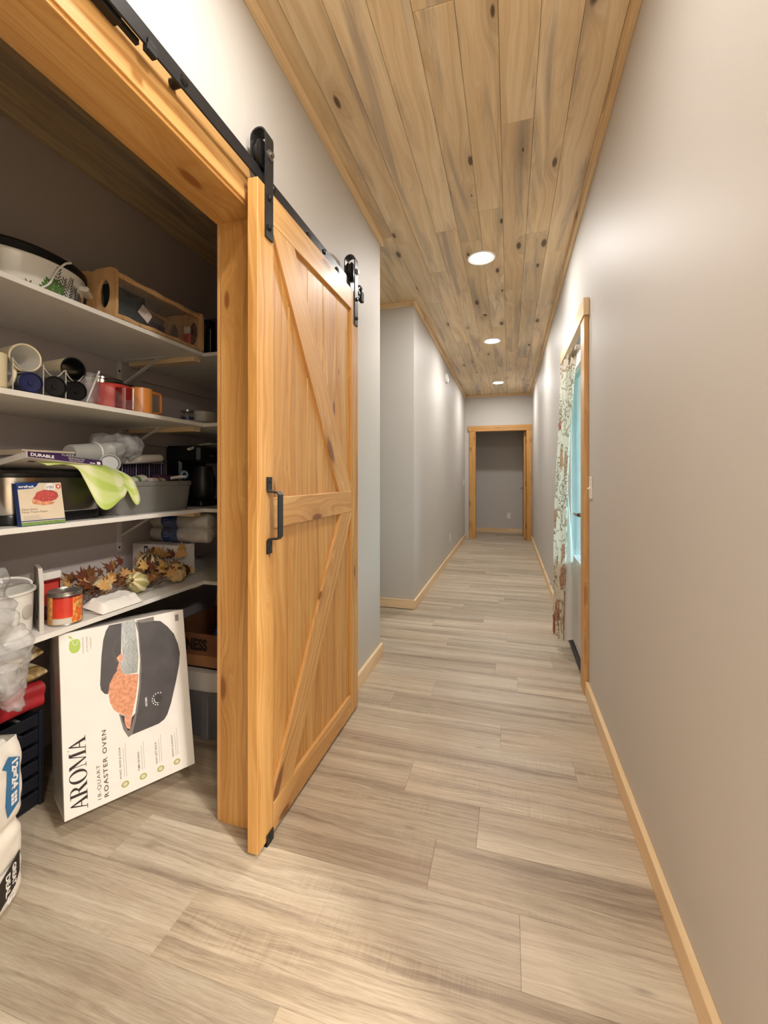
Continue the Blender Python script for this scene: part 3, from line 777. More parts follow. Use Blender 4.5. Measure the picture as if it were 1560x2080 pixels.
# track with spacers, bolts and stops
tk = thing('barn_door_track', 'black flat steel rail on stand-off spacers above the barn door', 'track', (-0.766, 0.0, 2.12))
MB().box(0, 0.006, -0.62, 2.20, 0, 0.042, 0.001).build('rail', 'black_metal', tk, smooth=False)
for yy in (-0.4, 0.03, 0.445, 0.862, 1.275, 1.688, 2.12):
    MB().lathe([(0.012, 0), (0.012, 0.030), (0.016, 0.030), (0.016, 0.0335)], 16, T(-0.0325, yy, 0.021) @ RY(90)).build('spacer', 'dark_steel', tk)
    MB().lathe([(0.0125, 0), (0.0125, 0.002), (0.009, 0.007), (0.0, 0.008)], 6, T(0.006, yy, 0.021) @ RY(90)).build('bolt', 'dark_steel', tk, smooth=False)
def clip(yy):
    MB().box(-0.004, 0.012, yy - 0.014, yy + 0.014, -0.012, 0.004, 0.002).box(0.006, 0.012, yy - 0.012, yy + 0.012, 0.0, 0.016, 0.001).build('stop_clip', 'rubber', tk, smooth=False)
for yy in (0.762, 1.535, 1.825): clip(yy)
for yy in (-0.58, 2.165):
    e = MB().box(-0.006, 0.014, yy - 0.02, yy + 0.02, -0.006, 0.047, 0.002)
    e.lathe([(0.014, 0), (0.014, 0.02), (0.01, 0.024)], 12, T(0.002, yy - 0.01, 0.058) @ RX(90))
    e.build('end_stop', 'rubber', tk)
sc_ = MB().box(-0.028, -0.006, -0.35, 0.70, -0.004, 0.022, 0.002).box(-0.022, -0.010, 0.70, 0.748, 0.0, 0.014, 0.002)
sc_.build('soft_close_bar', 'dark_steel', tk, smooth=False, label='dark soft-close bar tucked behind the rail')
g = MB().box(0.003, 0.006, -0.02, 0.02, 0, 0.036, 0.001).box(-0.036, 0.006, -0.02, 0.02, 0.0, 0.004, 0.001).lathe([(0.007, 0), (0.006, 0.004), (0, 0.005)], 10, T(0.006, 0, 0.022) @ RY(90))
g = g.build('floor_guide', 'dark_steel', None, (BX, 1.215, 0), smooth=False)
tag(g, 'small dark metal floor guide at the foot of the barn door', 'bracket')

# ------------------------------------------------------------------ wall plates, alarm
def plate(name, label, loc, rz, kind, cat):
    t = thing(name, label, cat, loc, rz)                                   # local: x across, y out of the wall (-y), z up
    MB().box(-0.036, 0.036, -0.006, 0, -0.058, 0.058, 0.002).build('cover_plate', 'white_plastic', t, smooth=False)
    if kind == 'outlet':
        for dz in (-0.021, 0.021):
            s_ = MB().box(-0.017, 0.017, -0.008, -0.005, dz - 0.014, dz + 0.014, 0.002).build('socket', 'white_plastic', t, smooth=False)
            MB().box(-0.007, -0.005, -0.0084, -0.0078, dz - 0.002, dz + 0.007).box(0.005, 0.007, -0.0084, -0.0078, dz - 0.002, dz + 0.007).build('slot', 'ink', s_, smooth=False)
    else:
        MB().box(-0.005, 0.005, -0.0075, -0.005, -0.012, 0.012, 0.001).build('switch_surround', 'white_plastic', t, smooth=False)
        MB().tube([(0, -0.005, 0.0), (0, -0.018, -0.007)], [0.005, 0.0038], 8).build('toggle', 'white_plastic', t)
    MB().lathe([(0.003, 0), (0.0025, 0.001), (0, 0.0015)], 8, T(0, -0.006, 0.042) @ RX(90)).build('screw', 'zinc', t)
    return t
plate('light_switch', 'white toggle switch on the right wall beside the door casing', (XR, 2.43, 1.12), -PI / 2, 'switch', 'switch')
plate('wall_outlet', 'white wall outlet low on the left wall of the hall', (XL, 6.16, 0.305), PI / 2, 'outlet', 'outlet')
plate('light_switch', 'white toggle switch on the left wall near the far doorway', (XL, 8.08, 1.08), PI / 2, 'switch', 'switch')
plate('wall_outlet', 'white wall outlet seen through the far doorway', (-0.005, YF, 0.36), 0, 'outlet', 'outlet')
t = thing('smoke_alarm', 'round white smoke alarm high on the left wall', 'smoke alarm', (XL, 5.75, 2.50))
MB().lathe([(0.066, 0), (0.066, 0.012), (0.058, 0.03), (0.03, 0.036), (0, 0.037)], 30, RY(90)).build('body', 'white_plastic', t)
MB().lathe([(0.052, 0.030), (0.050, 0.0335), (0.046, 0.0335)], 30, RY(90)).build('vent_ring', 'paper_grey', t)

# ------------------------------------------------------------------ curtain and rod on the outside door
t = thing('curtain_rod', 'slim white curtain rod and brackets on the glazed door', 'curtain rod', (DX, 0, 1.94))
MB().tube([(-0.052, RD0 + 0.08, 0), (-0.052, RD1 - 0.16, 0)], 0.006, 10).build('rod', 'white_metal', t)
for yy in (RD0 + 0.10, RD1 - 0.18):
    MB().box(-0.004, 0, yy - 0.02, yy + 0.02, -0.035, 0.035, 0.001).box(-0.058, 0, yy - 0.010, yy + 0.010, -0.014, 0.010, 0.002).build('bracket', 'white_metal', t, smooth=False)
cu = thing('curtain', 'cream curtain with rust flowers gathered at the far side of the glazed door', 'curtain', (0, 0, 0))
def lerp(a, b, f): return a + (b - a) * f
def cpath(u, v):
    """u 0 far edge .. 1 near edge, v 0 bottom .. 1 top"""
    z = 0.115 + 1.84 * v
    w_ = v ** 1.25
    fx, fy = lerp(0.285, 0.350, w_), lerp(3.15, 3.24, v)
    nx, ny = lerp(0.338, 0.384, w_), lerp(2.97, 2.80, v ** 2.2)
    k_ = math.sin(PI * min(1, v * 1.05))
    x = lerp(fx, nx, u) - 0.004 * k_; y = lerp(fy, ny, u)
    ph = u * 2 * PI * 4.5 + 0.5 * math.sin(4 * v)
    amp = lerp(0.010, 0.009, v)
    return (x + amp * math.sin(ph) + 0.004 * math.sin(9 * v + 5 * u), y + amp * 0.9 * math.cos(ph * 0.5 + 1), z + 0.012 * math.sin(ph) * (1 - v) ** 6)
MB().grid(lambda u, v: cpath(u, v), 110, 50).build('drape', 'floral', cu)
def lpath(u, v):
    vv = v * 0.56
    p = cpath(1.0, vv)
    wd = 0.070 * (1 - (vv / 0.56) ** 1.8) + 0.004
    return (p[0] + 0.001 + wd * u, p[1] + 0.012 + 0.03 * u + 0.008 * math.sin(u * 7), p[2] + 0.012 * u)
MB().grid(lpath, 24, 30).build('lining', 'lining', cu, label='plain pale lining on the turned edge')
for i in range(7):
    y = 2.80 + i * 0.065
    MB().lathe([(0.004, -0.034), (0.013, -0.024), (0.016, 0), (0.013, 0.018), (0.004, 0.030)], 10, T(0.380 - 0.002 * i, y, 1.945) @ RX(14 * (-1) ** i) @ RY(10 * (-1) ** i)).build('gather', 'floral', cu)

# ------------------------------------------------------------------ pantry shelves
from mathutils import noise as mnoise
SX, SY = -1.46, 1.787
Z1, Z2, Z3, Z4 = 1.794, 1.444, 1.018, 0.658
STH = 0.018
def shelf(z, label, bracket=True):
    t = thing('pantry_shelf', label, 'shelf', (PX, 0, z), group='white pantry shelves')
    MB().box(0, SX - PX, PY0, SY + 0.004, -STH, 0, 0.0012).build('shelf_board', 'melamine', t, smooth=False)
    MB().box(0, XL - 0.13 - PX, SY + 0.005, PY1, -STH, 0, 0.0012).build('side_board', 'melamine', t, smooth=False)
    MB().box(0.03, 0.44, SY - 0.012, SY + 0.035, -STH - 0.022, -STH).build('cleat', 'trim_across', t, smooth=False, label='raw wood cleat under the joint')
    MB().box(0.0, 0.018, 1.88, PY1, -STH - 0.075, -STH).build('ledger', 'pantry_paint', t, smooth=False)
    for yy in ((1.745, 0.62) if bracket else (0.62,)):
        b = MB().box(0, 0.003, yy - 0.013, yy + 0.013, -STH - 0.21, -STH).box(0, 0.30, yy - 0.013, yy + 0.013, -STH - 0.004, -STH)
        b.box(0, 0.345, -0.009, 0.009, -0.0025, 0.0025, 0, T(0.003, yy, -STH - 0.135) @ RY(-math.degrees(math.atan2(0.13, 0.25))) @ Matrix.Diagonal((0.82, 1, 1, 1)))
        bo = b.build('bracket', 'white_metal', t, smooth=False)
        for dz in (-0.05, -0.19):
            MB().lathe([(0.006, 0), (0.004, 0.002), (0, 0.0025)], 8, T(0.003, yy, -STH + dz) @ RY(90)).build('screw', 'dark_steel', bo)
    return t
shelf(Z1, 'topmost white pantry shelf with the oval roaster on it')
shelf(Z2, 'second white pantry shelf down, holding tumblers and mugs')
shelf(Z3, 'third white pantry shelf down, holding the grey woven basket')
shelf(Z4, 'lowest white pantry shelf, behind the roaster oven carton', bracket=False)

def cat3(ps, u):
    n = len(ps) - 1; x = u * n; i = min(int(x), n - 1); f = x - i
    g = lambda j: Vector(ps[max(0, min(n, j))])
    p0, p1, p2, p3 = g(i - 1), g(i), g(i + 1), g(i + 2)
    return 0.5 * ((2 * p1) + (-p0 + p2) * f + (2 * p0 - 5 * p1 + 4 * p2 - p3) * f * f + (-p0 + 3 * p1 - 3 * p2 + p3) * f ** 3)
def lump(mb, c, r, amp, seed, freq=9.0, n=36, k=22, tail=None):
    def fn(u, v):
        a = 2 * PI * u; b = PI * (v - 0.5)
        p = Vector((math.cos(b) * math.cos(a), math.cos(b) * math.sin(a), math.sin(b)))
        q = Vector((c[0] + p.x * r[0], c[1] + p.y * r[1], c[2] + p.z * r[2]))
        d = mnoise.noise(q * freq + Vector((seed, seed * 2.1, 0))) + 0.5 * mnoise.noise(q * freq * 2.7 + Vector((seed, 0, 3)))
        e = mnoise.noise(q * freq + Vector((7, seed, 11)))
        return (q.x + p.x * d * amp + e * amp * 0.4, q.y + p.y * d * amp + e * amp * 0.3, q.z + p.z * d * amp)
    mb.grid(fn, n, k, closed_u=True)
    return mb

# ---- top shelf
t = thing('oval_roaster', 'large white oval roaster with herb decoration and dark lid on the top shelf', 'roaster', (-1.685, 1.115, Z1))
CB, CA = 0.152, 0.200
MB().lathe([(0, 0), (0.88, 0.0), (0.94, 0.012), (1.0, 0.115), (1.02, 0.126), (1.02, 0.132)], 56, sx=CB, sy=CA).build('body', 'white_enamel', t)
MB().lathe([(1.02, 0.132), (1.045, 0.134), (1.045, 0.156), (0.99, 0.166), (0.7, 0.188), (0.3, 0.2), (0.0, 0.203)], 56, sx=CB, sy=CA).build('lid', 'dark_steel', t, label='dark lid')
def on_body(a, z, off=0.001):
    k_ = 0.94 + 0.06 * (z - 0.012) / 0.103
    return Vector(((CB * k_ + off) * math.cos(a), (CA * k_ + off) * math.sin(a), z))
for a_ in (0.85, 0.85 + PI):
    p = on_body(a_, 0.098)
    MB().box(-0.008, 0.024, -0.045, 0.045, -0.010, 0.010, 0.006, T(*p) @ RZ(math.degrees(math.atan2(math.sin(a_) / CA, math.cos(a_) / CB)))).build('handle', 'white_enamel', t)
herbs = [MB(), MB(), MB()]
def leaf_on(mb, a0, z0, ang, ln, wd):
    pts = [(0, 0), (0.35, 0.5), (0.75, 0.38), (1, 0), (0.75, -0.38), (0.35, -0.5)]
    vs = []
    for x, y in pts:
        du = (x * math.cos(ang) - y * wd / ln * math.sin(ang)) * ln; dz = (x * math.sin(ang) + y * wd / ln * math.cos(ang)) * ln
        vs.append(on_body(a0 + du / 0.19, max(0.001, z0 + dz), 0.0014))
    mb.add(vs, [tuple(range(6))])
for (a0, z0, zz, nlv, kind) in ((0.02, 0.03, 0.108, 7, 1), (0.14, 0.03, 0.085, 6, 1), (0.30, 0.03, 0.098, 7, 1), (0.42, 0.02, 0.075, 7, 1), (0.55, 0.02, 0.062, 6, 1), (-0.14, 0.01, 0.058, 5, 0), (-0.03, 0.015, 0.065, 5, 0), (0.09, 0.01, 0.055, 5, 0), (-0.45, 0.005, 0.03, 4, 2), (0.66, 0.03, 0.055, 5, 2)):
    for i in range(nlv):
        f = i / (nlv - 1)
        for sg in (1, -1):
            leaf_on(herbs[kind], a0 + 0.06 * f, z0 + (zz - z0) * f, PI / 2 - sg * (0.85 - 0.35 * f), 0.029 * (1.1 - 0.45 * f), 0.0045 if kind else 0.011)
for mb, mt in zip(herbs, ('herb_green', 'herb_dark', 'leaf_brown')):
    o = mb.build('herb_print', mt, t, smooth=False); o['kind'] = 'stuff'
cp = [(0.05, 0.05, 0.203), (0.11, 0.07, 0.185)] + [tuple(on_body(a_, z_, 0.007)) for a_, z_ in ((0.26, 0.158), (0.16, 0.145), (0.05, 0.115), (-0.02, 0.085), (-0.08, 0.055), (-0.2, 0.03), (-0.38, 0.016), (-0.7, 0.008))]
cpl = [cat3(cp, i / 40) for i in range(41)]
MB().tube(cpl, 0.0038, 8).build('power_cord', 'white_plastic', t, label='white power cord over the lid')

t = thing('bamboo_rack', 'bamboo rack with oval holes wrapped in clear film on the top shelf', 'rack', (-1.590, 1.305, Z1))
def holed_panel(mb, w, hgt, th, holes, m):
    """panel in local x-z with elliptical holes: ring strips plus frame"""
    nseg = 28
    nh = len(holes); cw = w / nh
    for i, (hx, hz, rx, rz) in enumerate(holes):
        x0, x1 = i * cw, (i + 1) * cw
        outer = []; inner = []
        for k in range(nseg):
            a = 2 * PI * k / nseg + PI / nseg
            ca, sa = math.cos(a), math.sin(a)
            cx, cz = (x0 + x1) / 2, hgt / 2
            sc2 = min((cw / 2) / max(1e-6, abs(ca)), (hgt / 2) / max(1e-6, abs(sa)))
            ox, oz = cx + ca * sc2, cz + sa * sc2
            # rounded outer corners
            rad = 0.018
            for (kx, sx_) in ((0 if i == 0 else None, 1), (w if i == nh - 1 else None, -1)):
                if kx is None: continue
                for (kz, sz_) in ((0, 1), (hgt, -1)):
                    ddx, ddz = (kx + sx_ * rad - ox) * sx_, (kz + sz_ * rad - oz) * sz_
                    if ddx > 0 and ddz > 0:
                        l = math.hypot(ddx, ddz)
                        if l > rad: ox, oz = kx + sx_ * rad - sx_ * ddx * rad / l, kz + sz_ * rad - sz_ * ddz * rad / l
            outer.append((ox, oz)); inner.append((hx + rx * ca, hz + rz * sa))
        vs = []; fs = []
        for y in (0, th):
            vs += [(p[0], y, p[1]) for p in outer] + [(p[0], y, p[1]) for p in inner]
        for k in range(nseg):
            j = (k + 1) % nseg
            fs.append((k, j, nseg + j, nseg + k)); o2 = 2 * nseg
            fs.append((o2 + k, o2 + nseg + k, o2 + nseg + j, o2 + j))
            fs.append((nseg + k, nseg + j, o2 + nseg + j, o2 + nseg + k)); fs.append((k, o2 + k, o2 + j, j))
        mb.add(vs, fs, m)
hp = MB(); holed_panel(hp, 0.236, 0.205, 0.013, [(0.059, 0.105, 0.030, 0.058), (0.177, 0.105, 0.030, 0.058)], T(-0.118, 0, 0))
me = hp.mesh('end_panel')
for yy in (0.0, 0.49):
    link('end_panel', me, 'bamboo', t, (0, yy, 0))
for (xx, zz, rr) in ((0.098, 0.186, 0.011), (-0.098, 0.186, 0.011), (0.098, 0.020, 0.011), (-0.098, 0.020, 0.011)):
    MB().tube([(xx, 0.02 + i * 0.047, zz + 0.0015 * math.sin(i * 2.1)) for i in range(11)], [rr * (1 + 0.14 * math.sin(i * 1.9)) for i in range(11)], 10).build('rail', 'bamboo', t)
MB().box(0.03, 0.075, 0.03, 0.20, 0.03, 0.155, 0.003, T() @ RY(-6)).build('folder', 'teal_dark', t, smooth=False)
MB().box(0.0, 0.04, 0.22, 0.34, 0.03, 0.09, 0.01).build('bundle', 'plum', t)
MB().box(0.03, 0.07, 0.455, 0.478, 0.03, 0.095, 0.004).build('red_packet', 'red_enamel', t)
MB().box(0.035, 0.065, 0.455, 0.475, 0.095, 0.13, 0.004).build('white_packet', 'paper_white', t)
MB().box(0.0, 0.001, -0.03, 0.03, -0.024, 0.024, 0, T(0.104, 0.155, 0.075) @ RX(-32)).build('paper_tag', 'tag_pink', t, smooth=False, label='white paper tag')
def wrap(u, v):
    a = 2 * PI * u
    c_ = math.copysign(abs(math.cos(a)) ** 0.5, math.cos(a)); s_ = math.copysign(abs(math.sin(a)) ** 0.5, math.sin(a))
    q = Vector((0.110 * c_, 0.025 + 0.455 * v, 0.105 + 0.094 * s_))
    d = mnoise.noise(q * 26) * 0.006
    return (q.x * (1 + d * 6) - 0.004, q.y, 0.105 + (q.z - 0.105) * (1 + d * 7))
MB().grid(wrap, 48, 30, closed_u=True).build('film_wrap', 'clear_film', t, label='crinkled clear film')

for i, (yy, hh, mt, lb) in enumerate(((1.865, 0.20, 'black_plastic', 'black box standing at the far end of the top shelf'), (1.925, 0.225, 'plum', 'purple box standing at the far end of the top shelf'), (1.99, 0.21, 'purple', 'dark purple box half hidden by the jamb on the top shelf'))):
    t = thing('storage_box', lb, 'box', (-1.56, yy, Z1), group='dark boxes at the end of the top shelf')
    MB().box(-0.07, 0.07, 0, 0.05, 0, hh, 0.003).build('carton', mt, t, smooth=False)
    MB().box(-0.055, 0.055, -0.0006, 0, hh * 0.62, hh * 0.9).build('label_panel', 'plum' if i == 0 else 'ink', t, smooth=False)
    MB().box(0.0702, 0.0708, 0.01, 0.016, 0.02, hh - 0.05).build('printed_stripe', 'paper_grey', t, smooth=False)

# ---- second shelf: tumblers lying in an acrylic rack, mouths to the hall
def tumbler(label, y, z, r, ln, mt_out, mt_in, x=-1.478, kind='open', tilt=4.0, band=None):
    t = thing('tumbler', label, 'tumbler', (x, y, z), group='tumblers lying on the second shelf')
    m = RZ(-10) @ RY(90 + tilt)                 # mouth towards the hall
    wall = [(0.0, -ln), (r * 0.72, -ln), (r * 0.8, -ln + 0.008), (r, -0.012), (r, 0.0)]
    MB().lathe(wall, 32, m).build('body', mt_out, t)
    if kind == 'open':
        MB().lathe([(r, 0), (r * 0.985, 0.003), (r * 0.90, 0.002), (r * 0.88, -0.01), (r * 0.72, -ln + 0.02), (0, -ln + 0.018)], 32, m).build('lining', mt_in, t)
        MB().lathe([(r * 1.0, -0.001), (r * 1.02, 0.0015), (r * 0.97, 0.0045), (r * 0.90, 0.002)], 32, m).build('rim', band or mt_in, t)
    else:
        MB().lathe([(r, 0), (r * 1.03, 0.002), (r * 1.03, 0.012), (r * 0.9, 0.016), (r * 0.86, 0.010), (r * 0.3, 0.009), (r * 0.28, 0.014), (0, 0.014)], 32, m).build('lid', mt_in, t)
        if band: MB().lathe([(r * 1.035, 0.001), (r * 1.05, 0.003), (r * 1.05, 0.010), (r * 1.035, 0.012)], 32, m).build('lid_band', band, t)
    return t
tumbler('white-lined tumbler with its open mouth to the hall, left end', 0.985, 1.554, 0.044, 0.19, 'cream', 'white_enamel', band='cream')
tumbler('cream tumbler with dark steel interior and open mouth', 1.142, 1.556, 0.041, 0.21, 'cream', 'steel', band='dark_steel')
tumbler('navy bottle base under the white-lined tumbler', 0.997, 1.478, 0.032, 0.2, 'navy', 'navy', kind='lid')
tumbler('steel-lidded black tumbler between two dark ones', 1.072, 1.480, 0.034, 0.2, 'black_plastic', 'dark_steel', kind='lid', band='chrome')
tumbler('black tumbler base at the right of the lower row', 1.146, 1.480, 0.034, 0.2, 'black_plastic', 'black_plastic', kind='lid')
t = thing('mug', 'cream mug with curved handle at the left edge of the second shelf', 'mug', (-1.50, 0.90, Z2))
MB().lathe([(0.036, 0.0), (0.041, 0.004), (0.041, 0.105), (0.037, 0.106), (0.036, 0.006), (0.0, 0.005)], 28, T(0, 0, 0.0)).build('body', 'cream', t)
MB().tube([(0, 0.036 + 0.032 * math.sin(a), 0.06 + 0.045 * math.cos(a)) for a in [PI * i / 10 for i in range(11)]], 0.0065, 8).build('handle', 'cream', t)
t = thing('acrylic_rack', 'clear acrylic bottle rack holding the tumblers', 'rack', (-1.48, 1.035, Z2))
for yy in (-0.092, -0.002, 0.072):
    MB().box(-0.18, 0.012, yy - 0.0012, yy + 0.0012, 0, 0.10).build('divider', 'clear_plastic', t, smooth=False)
    MB().tube([(0.012, yy, 0.0), (0.012, yy, 0.10)], 0.0018, 6).build('edge', 'paper_grey', t)
def cradle(yc, w_): return [(0.006, yc - w_ / 2 + w_ * i / 10, 0.10 - 0.032 * math.sin(PI * i / 10)) for i in range(11)]
for yc, w_ in ((-0.047, 0.09), (0.035, 0.074), (0.108, 0.072)):
    MB().tube(cradle(yc, w_), 0.0018, 6).build('cradle', 'paper_grey', t)

t = thing('plastic_cup', 'clear plastic cup with a white straw beside the tumblers', 'cup', (-1.52, 1.235, Z2))
MB().lathe([(0.026, 0), (0.037, 0.115), (0.039, 0.118), (0.035, 0.116), (0.0245, 0.003), (0, 0.003)], 24).build('body', 'clear_film', t)
MB().tube([(0.012, -0.02, 0.01), (0.018, 0.026, 0.135)], 0.0035, 8).build('straw', 'white_plastic', t)
t = thing('saucepan', 'shiny steel saucepan with black handle behind the red pot', 'pan', (-1.74, 1.46, Z2))
MB().lathe([(0.085, 0), (0.09, 0.004), (0.09, 0.15), (0.094, 0.154), (0.094, 0.160), (0.05, 0.180), (0.0, 0.186)], 32).build('body', 'chrome', t)
MB().tube([(0.04, 0.08, 0.150), (0.05, 0.12, 0.152), (0.062, 0.165, 0.138), (0.075, 0.20, 0.10)], [0.013, 0.013, 0.014, 0.012], 10, flat=0.7).build('handle', 'black_plastic', t)
t = thing('red_pot', 'red enamel pot with a small spout on the second shelf', 'pot', (-1.585, 1.375, Z2))
MB().lathe([(0.070, 0), (0.078, 0.006), (0.082, 0.10), (0.085, 0.104), (0.081, 0.106), (0.075, 0.01), (0, 0.008)], 36).build('body', 'red_enamel', t)
MB().tube([(0.03, -0.072, 0.09), (0.036, -0.095, 0.099)], [0.013, 0.006], 8).build('spout', 'red_enamel', t)
t = thing('red_glass_mug', 'dark red glass mug in front of the red pot', 'mug', (-1.51, 1.375, Z2))
MB().lathe([(0.032, 0), (0.036, 0.004), (0.037, 0.09), (0.033, 0.091), (0.031, 0.008), (0, 0.007)], 28).build('body', 'dark_red', t)
MB().tube([(0.036, 0.012, 0.005), (0.0375, 0.012, 0.092)], 0.003, 6).build('highlight_strip', 'white_print', t)  # glint on the glass, modelled as a white strip
t = thing('orange_mug', 'orange mug with a square open handle on the second shelf', 'mug', (-1.515, 1.462, Z2))
MB().lathe([(0.044, 0), (0.047, 0.003), (0.047, 0.106), (0.044, 0.108), (0.042, 0.01), (0, 0.008)], 32).build('body', 'orange_enamel', t)
MB().tube([(0.012, 0.044, 0.100), (0.014, 0.088, 0.100), (0.015, 0.094, 0.094), (0.016, 0.094, 0.02), (0.015, 0.088, 0.012), (0.012, 0.044, 0.006)], 0.009, 8, flat=0.75).build('handle', 'orange_enamel', t)
t = thing('clear_bag', 'crumpled clear film around the red pot and mugs', 'plastic film', (-1.49, 1.33, Z2))
def sheet(u, v):
    q = Vector((0.0, -0.10 + 0.22 * u, 0.004 + 0.075 * v))
    d = mnoise.noise(q * 30 + Vector((3, 1, 2))) * 0.012 + mnoise.noise(q * 70) * 0.004
    return (0.018 + d - 0.03 * v + 0.012 * math.sin(3 * u), q.y, q.z + 0.012 * math.sin(9 * u) * v)
MB().grid(sheet, 40, 16).build('film', 'clear_film', t)
# trays at the right end
t = thing('serving_tray', 'dark rimmed tray at the right end of the second shelf', 'tray', (-1.62, 1.92, Z2))
MB().lathe([(0.0, 0.004), (0.13, 0.004), (0.16, 0.018), (0.163, 0.016), (0.135, 0.0), (0, 0.0)], 40).build('plate', 'dusty_white', t)
t = thing('glass_jar', 'small clear jar with a blue label on the tray', 'jar', (-1.60, 1.84, Z2 + 0.006))
MB().lathe([(0.034, 0), (0.036, 0.004), (0.036, 0.05), (0.03, 0.056), (0.03, 0.062)], 24).build('glass', 'clear_plastic', t)
MB().lathe([(0.031, 0.004), (0.031, 0.035), (0, 0.035)], 24).build('blue_contents', 'navy', t)
MB().lathe([(0.032, 0.060), (0.033, 0.062), (0.033, 0.07), (0, 0.071)], 24).build('lid', 'zinc', t)
t = thing('cake_tin', 'pale round tin half hidden by the jamb on the second shelf', 'tin', (-1.62, 1.985, Z2 + 0.02))
MB().lathe([(0.075, 0), (0.078, 0.003), (0.078, 0.05), (0.08, 0.05), (0.08, 0.064), (0, 0.066)], 36).build('body', 'dusty_white', t)

# ---- third shelf
t = thing('slow_cooker', 'stainless slow cooker with black lid and base on the third shelf', 'slow cooker', (-1.665, 1.125, Z3))
sy_, sx_ = 0.194, 0.155
MB().lathe([(0.90, 0.0), (0.98, 0.004), (1.0, 0.030), (0.985, 0.036)], 48, sx=sx_, sy=sy_, power=4.0).build('base', 'black_plastic', t)
MB().lathe([(0.985, 0.034), (1.0, 0.040), (1.03, 0.155), (1.0, 0.160)], 48, sx=sx_, sy=sy_, power=4.0).build('housing', 'steel', t, label='brushed steel housing')
MB().lathe([(1.035, 0.156), (1.045, 0.162), (1.045, 0.168), (1.0, 0.174), (0.9, 0.180), (0.4, 0.184), (0, 0.185)], 48, sx=sx_, sy=sy_, power=4.0).build('lid', 'black_plastic', t, label='black lid')
MB().box(-0.03, 0.03, -0.235, -0.19, 0.09, 0.11, 0.006).build('handle', 'black_plastic', t)

def carton(name, label, cat, mtx, w, h_, d, mt, group=None):
    t = thing(name, label, cat, group=group); t.matrix_world = mtx
    MB().box(0, w, 0, h_, -d, 0, 0.0012).build('carton', mt, t, smooth=False)
    return t
def face_poly(t, name, pts, mt, z=0.0004, sc=1.0):
    return MB().poly([(x * sc, y * sc) for x, y in pts], z).build(name, mt, t, smooth=False)
def rect(x0, y0, x1, y1): return [(x0, y0), (x1, y0), (x1, y1), (x0, y1)]
def disc(x, y, rx, ry=None, n=20): return [(x + rx * math.cos(2 * PI * i / n), y + (ry or rx) * math.sin(2 * PI * i / n)) for i in range(n)]

lean = math.radians(10)
pb = carton('patty_paper_box', 'small box of patty paper with a red meat picture leaning on the slow cooker', 'box',
            frame((-1.466, 0.966, Z3 + 0.001), (0.05, 1, 0), (-math.sin(lean), 0.14, math.cos(lean))), 0.135, 0.140, 0.02, 'blue_deep')
mm = 0.001
face_poly(pb, 'front_print', rect(0.001, 0.001, 0.134, 0.139), 'tan_print', 0.0004)
face_poly(pb, 'grass_band', rect(0.001, 0.001, 0.134, 0.012), 'green_print', 0.0007)
face_poly(pb, 'blue_line', rect(0.001, 0.014, 0.134, 0.017), 'blue_deep', 0.0007)
face_poly(pb, 'logo_field', [(0.001, 0.118), (0.045, 0.121), (0.056, 0.128), (0.064, 0.139), (0.001, 0.139)], 'blue_deep', 0.0007)
face_poly(pb, 'meat_picture', [(x * mm, y * mm) for x, y in [(47, 94), (55, 108), (75, 115), (100, 115), (118, 106), (121, 92), (112, 82), (95, 76), (70, 76), (40, 86), (36, 74), (60, 68), (90, 68), (108, 72), (112, 80)][:10]], 'meat', 0.0008)
face_poly(pb, 'meat_slice', [(x * mm, y * mm) for x, y in [(36, 84), (62, 78), (96, 74), (108, 74), (100, 66), (70, 64), (40, 70)]], 'turkey', 0.0009)
face_poly(pb, 'count_badge', disc(0.098, 0.124, 0.016, 0.013), 'white_print', 0.0008)
face_poly(pb, 'red_badge', disc(0.124, 0.126, 0.008), 'red_enamel', 0.0009)
face_poly(pb, 'badge_mark', disc(0.124, 0.126, 0.004), 'white_print', 0.0011)
lettering('surefresh', T(0.004, 0.123, 0.001), pb, 'white_print', width=0.044, height=0.009, bold=0.0004)
lettering('100', T(0.087, 0.119, 0.0012), pb, 'ink', width=0.022, height=0.010)
lettering('Non-Stick', T(0.006, 0.050, 0.001), pb, 'ink_soft', width=0.046, height=0.006)
lettering('Patty Tissue Paper', T(0.006, 0.040, 0.001), pb, 'ink_soft', width=0.076, height=0.007)
for i, wd in enumerate((0.046, 0.05, 0.054)):
    face_poly(pb, 'small_print', rect(0.008, 0.030 - i * 0.005, 0.008 + wd, 0.0315 - i * 0.005), 'ink_faint', 0.0008)

# foil sheet box, tilted up at the front, on the slow cooker
fb = carton('foil_box', 'white and purple box of foil sheets tilted on the slow cooker lid', 'box',
            frame((-1.455, 0.975, 1.238), (0.03, 1, -0.085), (-0.20, -0.02, 1)), 0.255, 0.020, 0.20, 'carton_white')
face_poly(fb, 'purple_band', rect(0.001, 0.001, 0.254, 0.0195), 'purple', 0.0004)
lettering('DURABLE', T(0.010, 0.005, 0.0009), fb, 'white_print', width=0.072, height=0.0105, bold=0.0006)
lettering('Performance Foil', T(0.130, 0.0108, 0.0009), fb, 'white_print', width=0.055, height=0.006)
lettering('Pop-Up Sheets', T(0.132, 0.0025, 0.0009), fb, 'white_print', width=0.05, height=0.006)
face_poly(fb, 'small_print', rect(0.205, 0.004, 0.225, 0.007), 'white_print', 0.0008)
face_poly(fb, 'white_badge', rect(0.232, 0.003, 0.246, 0.013), 'white_print', 0.0008)
for (a, b) in ((0.03, 0.05), (0.13, 0.15)):
    MB().box(a, b, -0.0006, 0, -0.05, -0.035).build('fold_mark', 'ink_soft', fb, smooth=False)
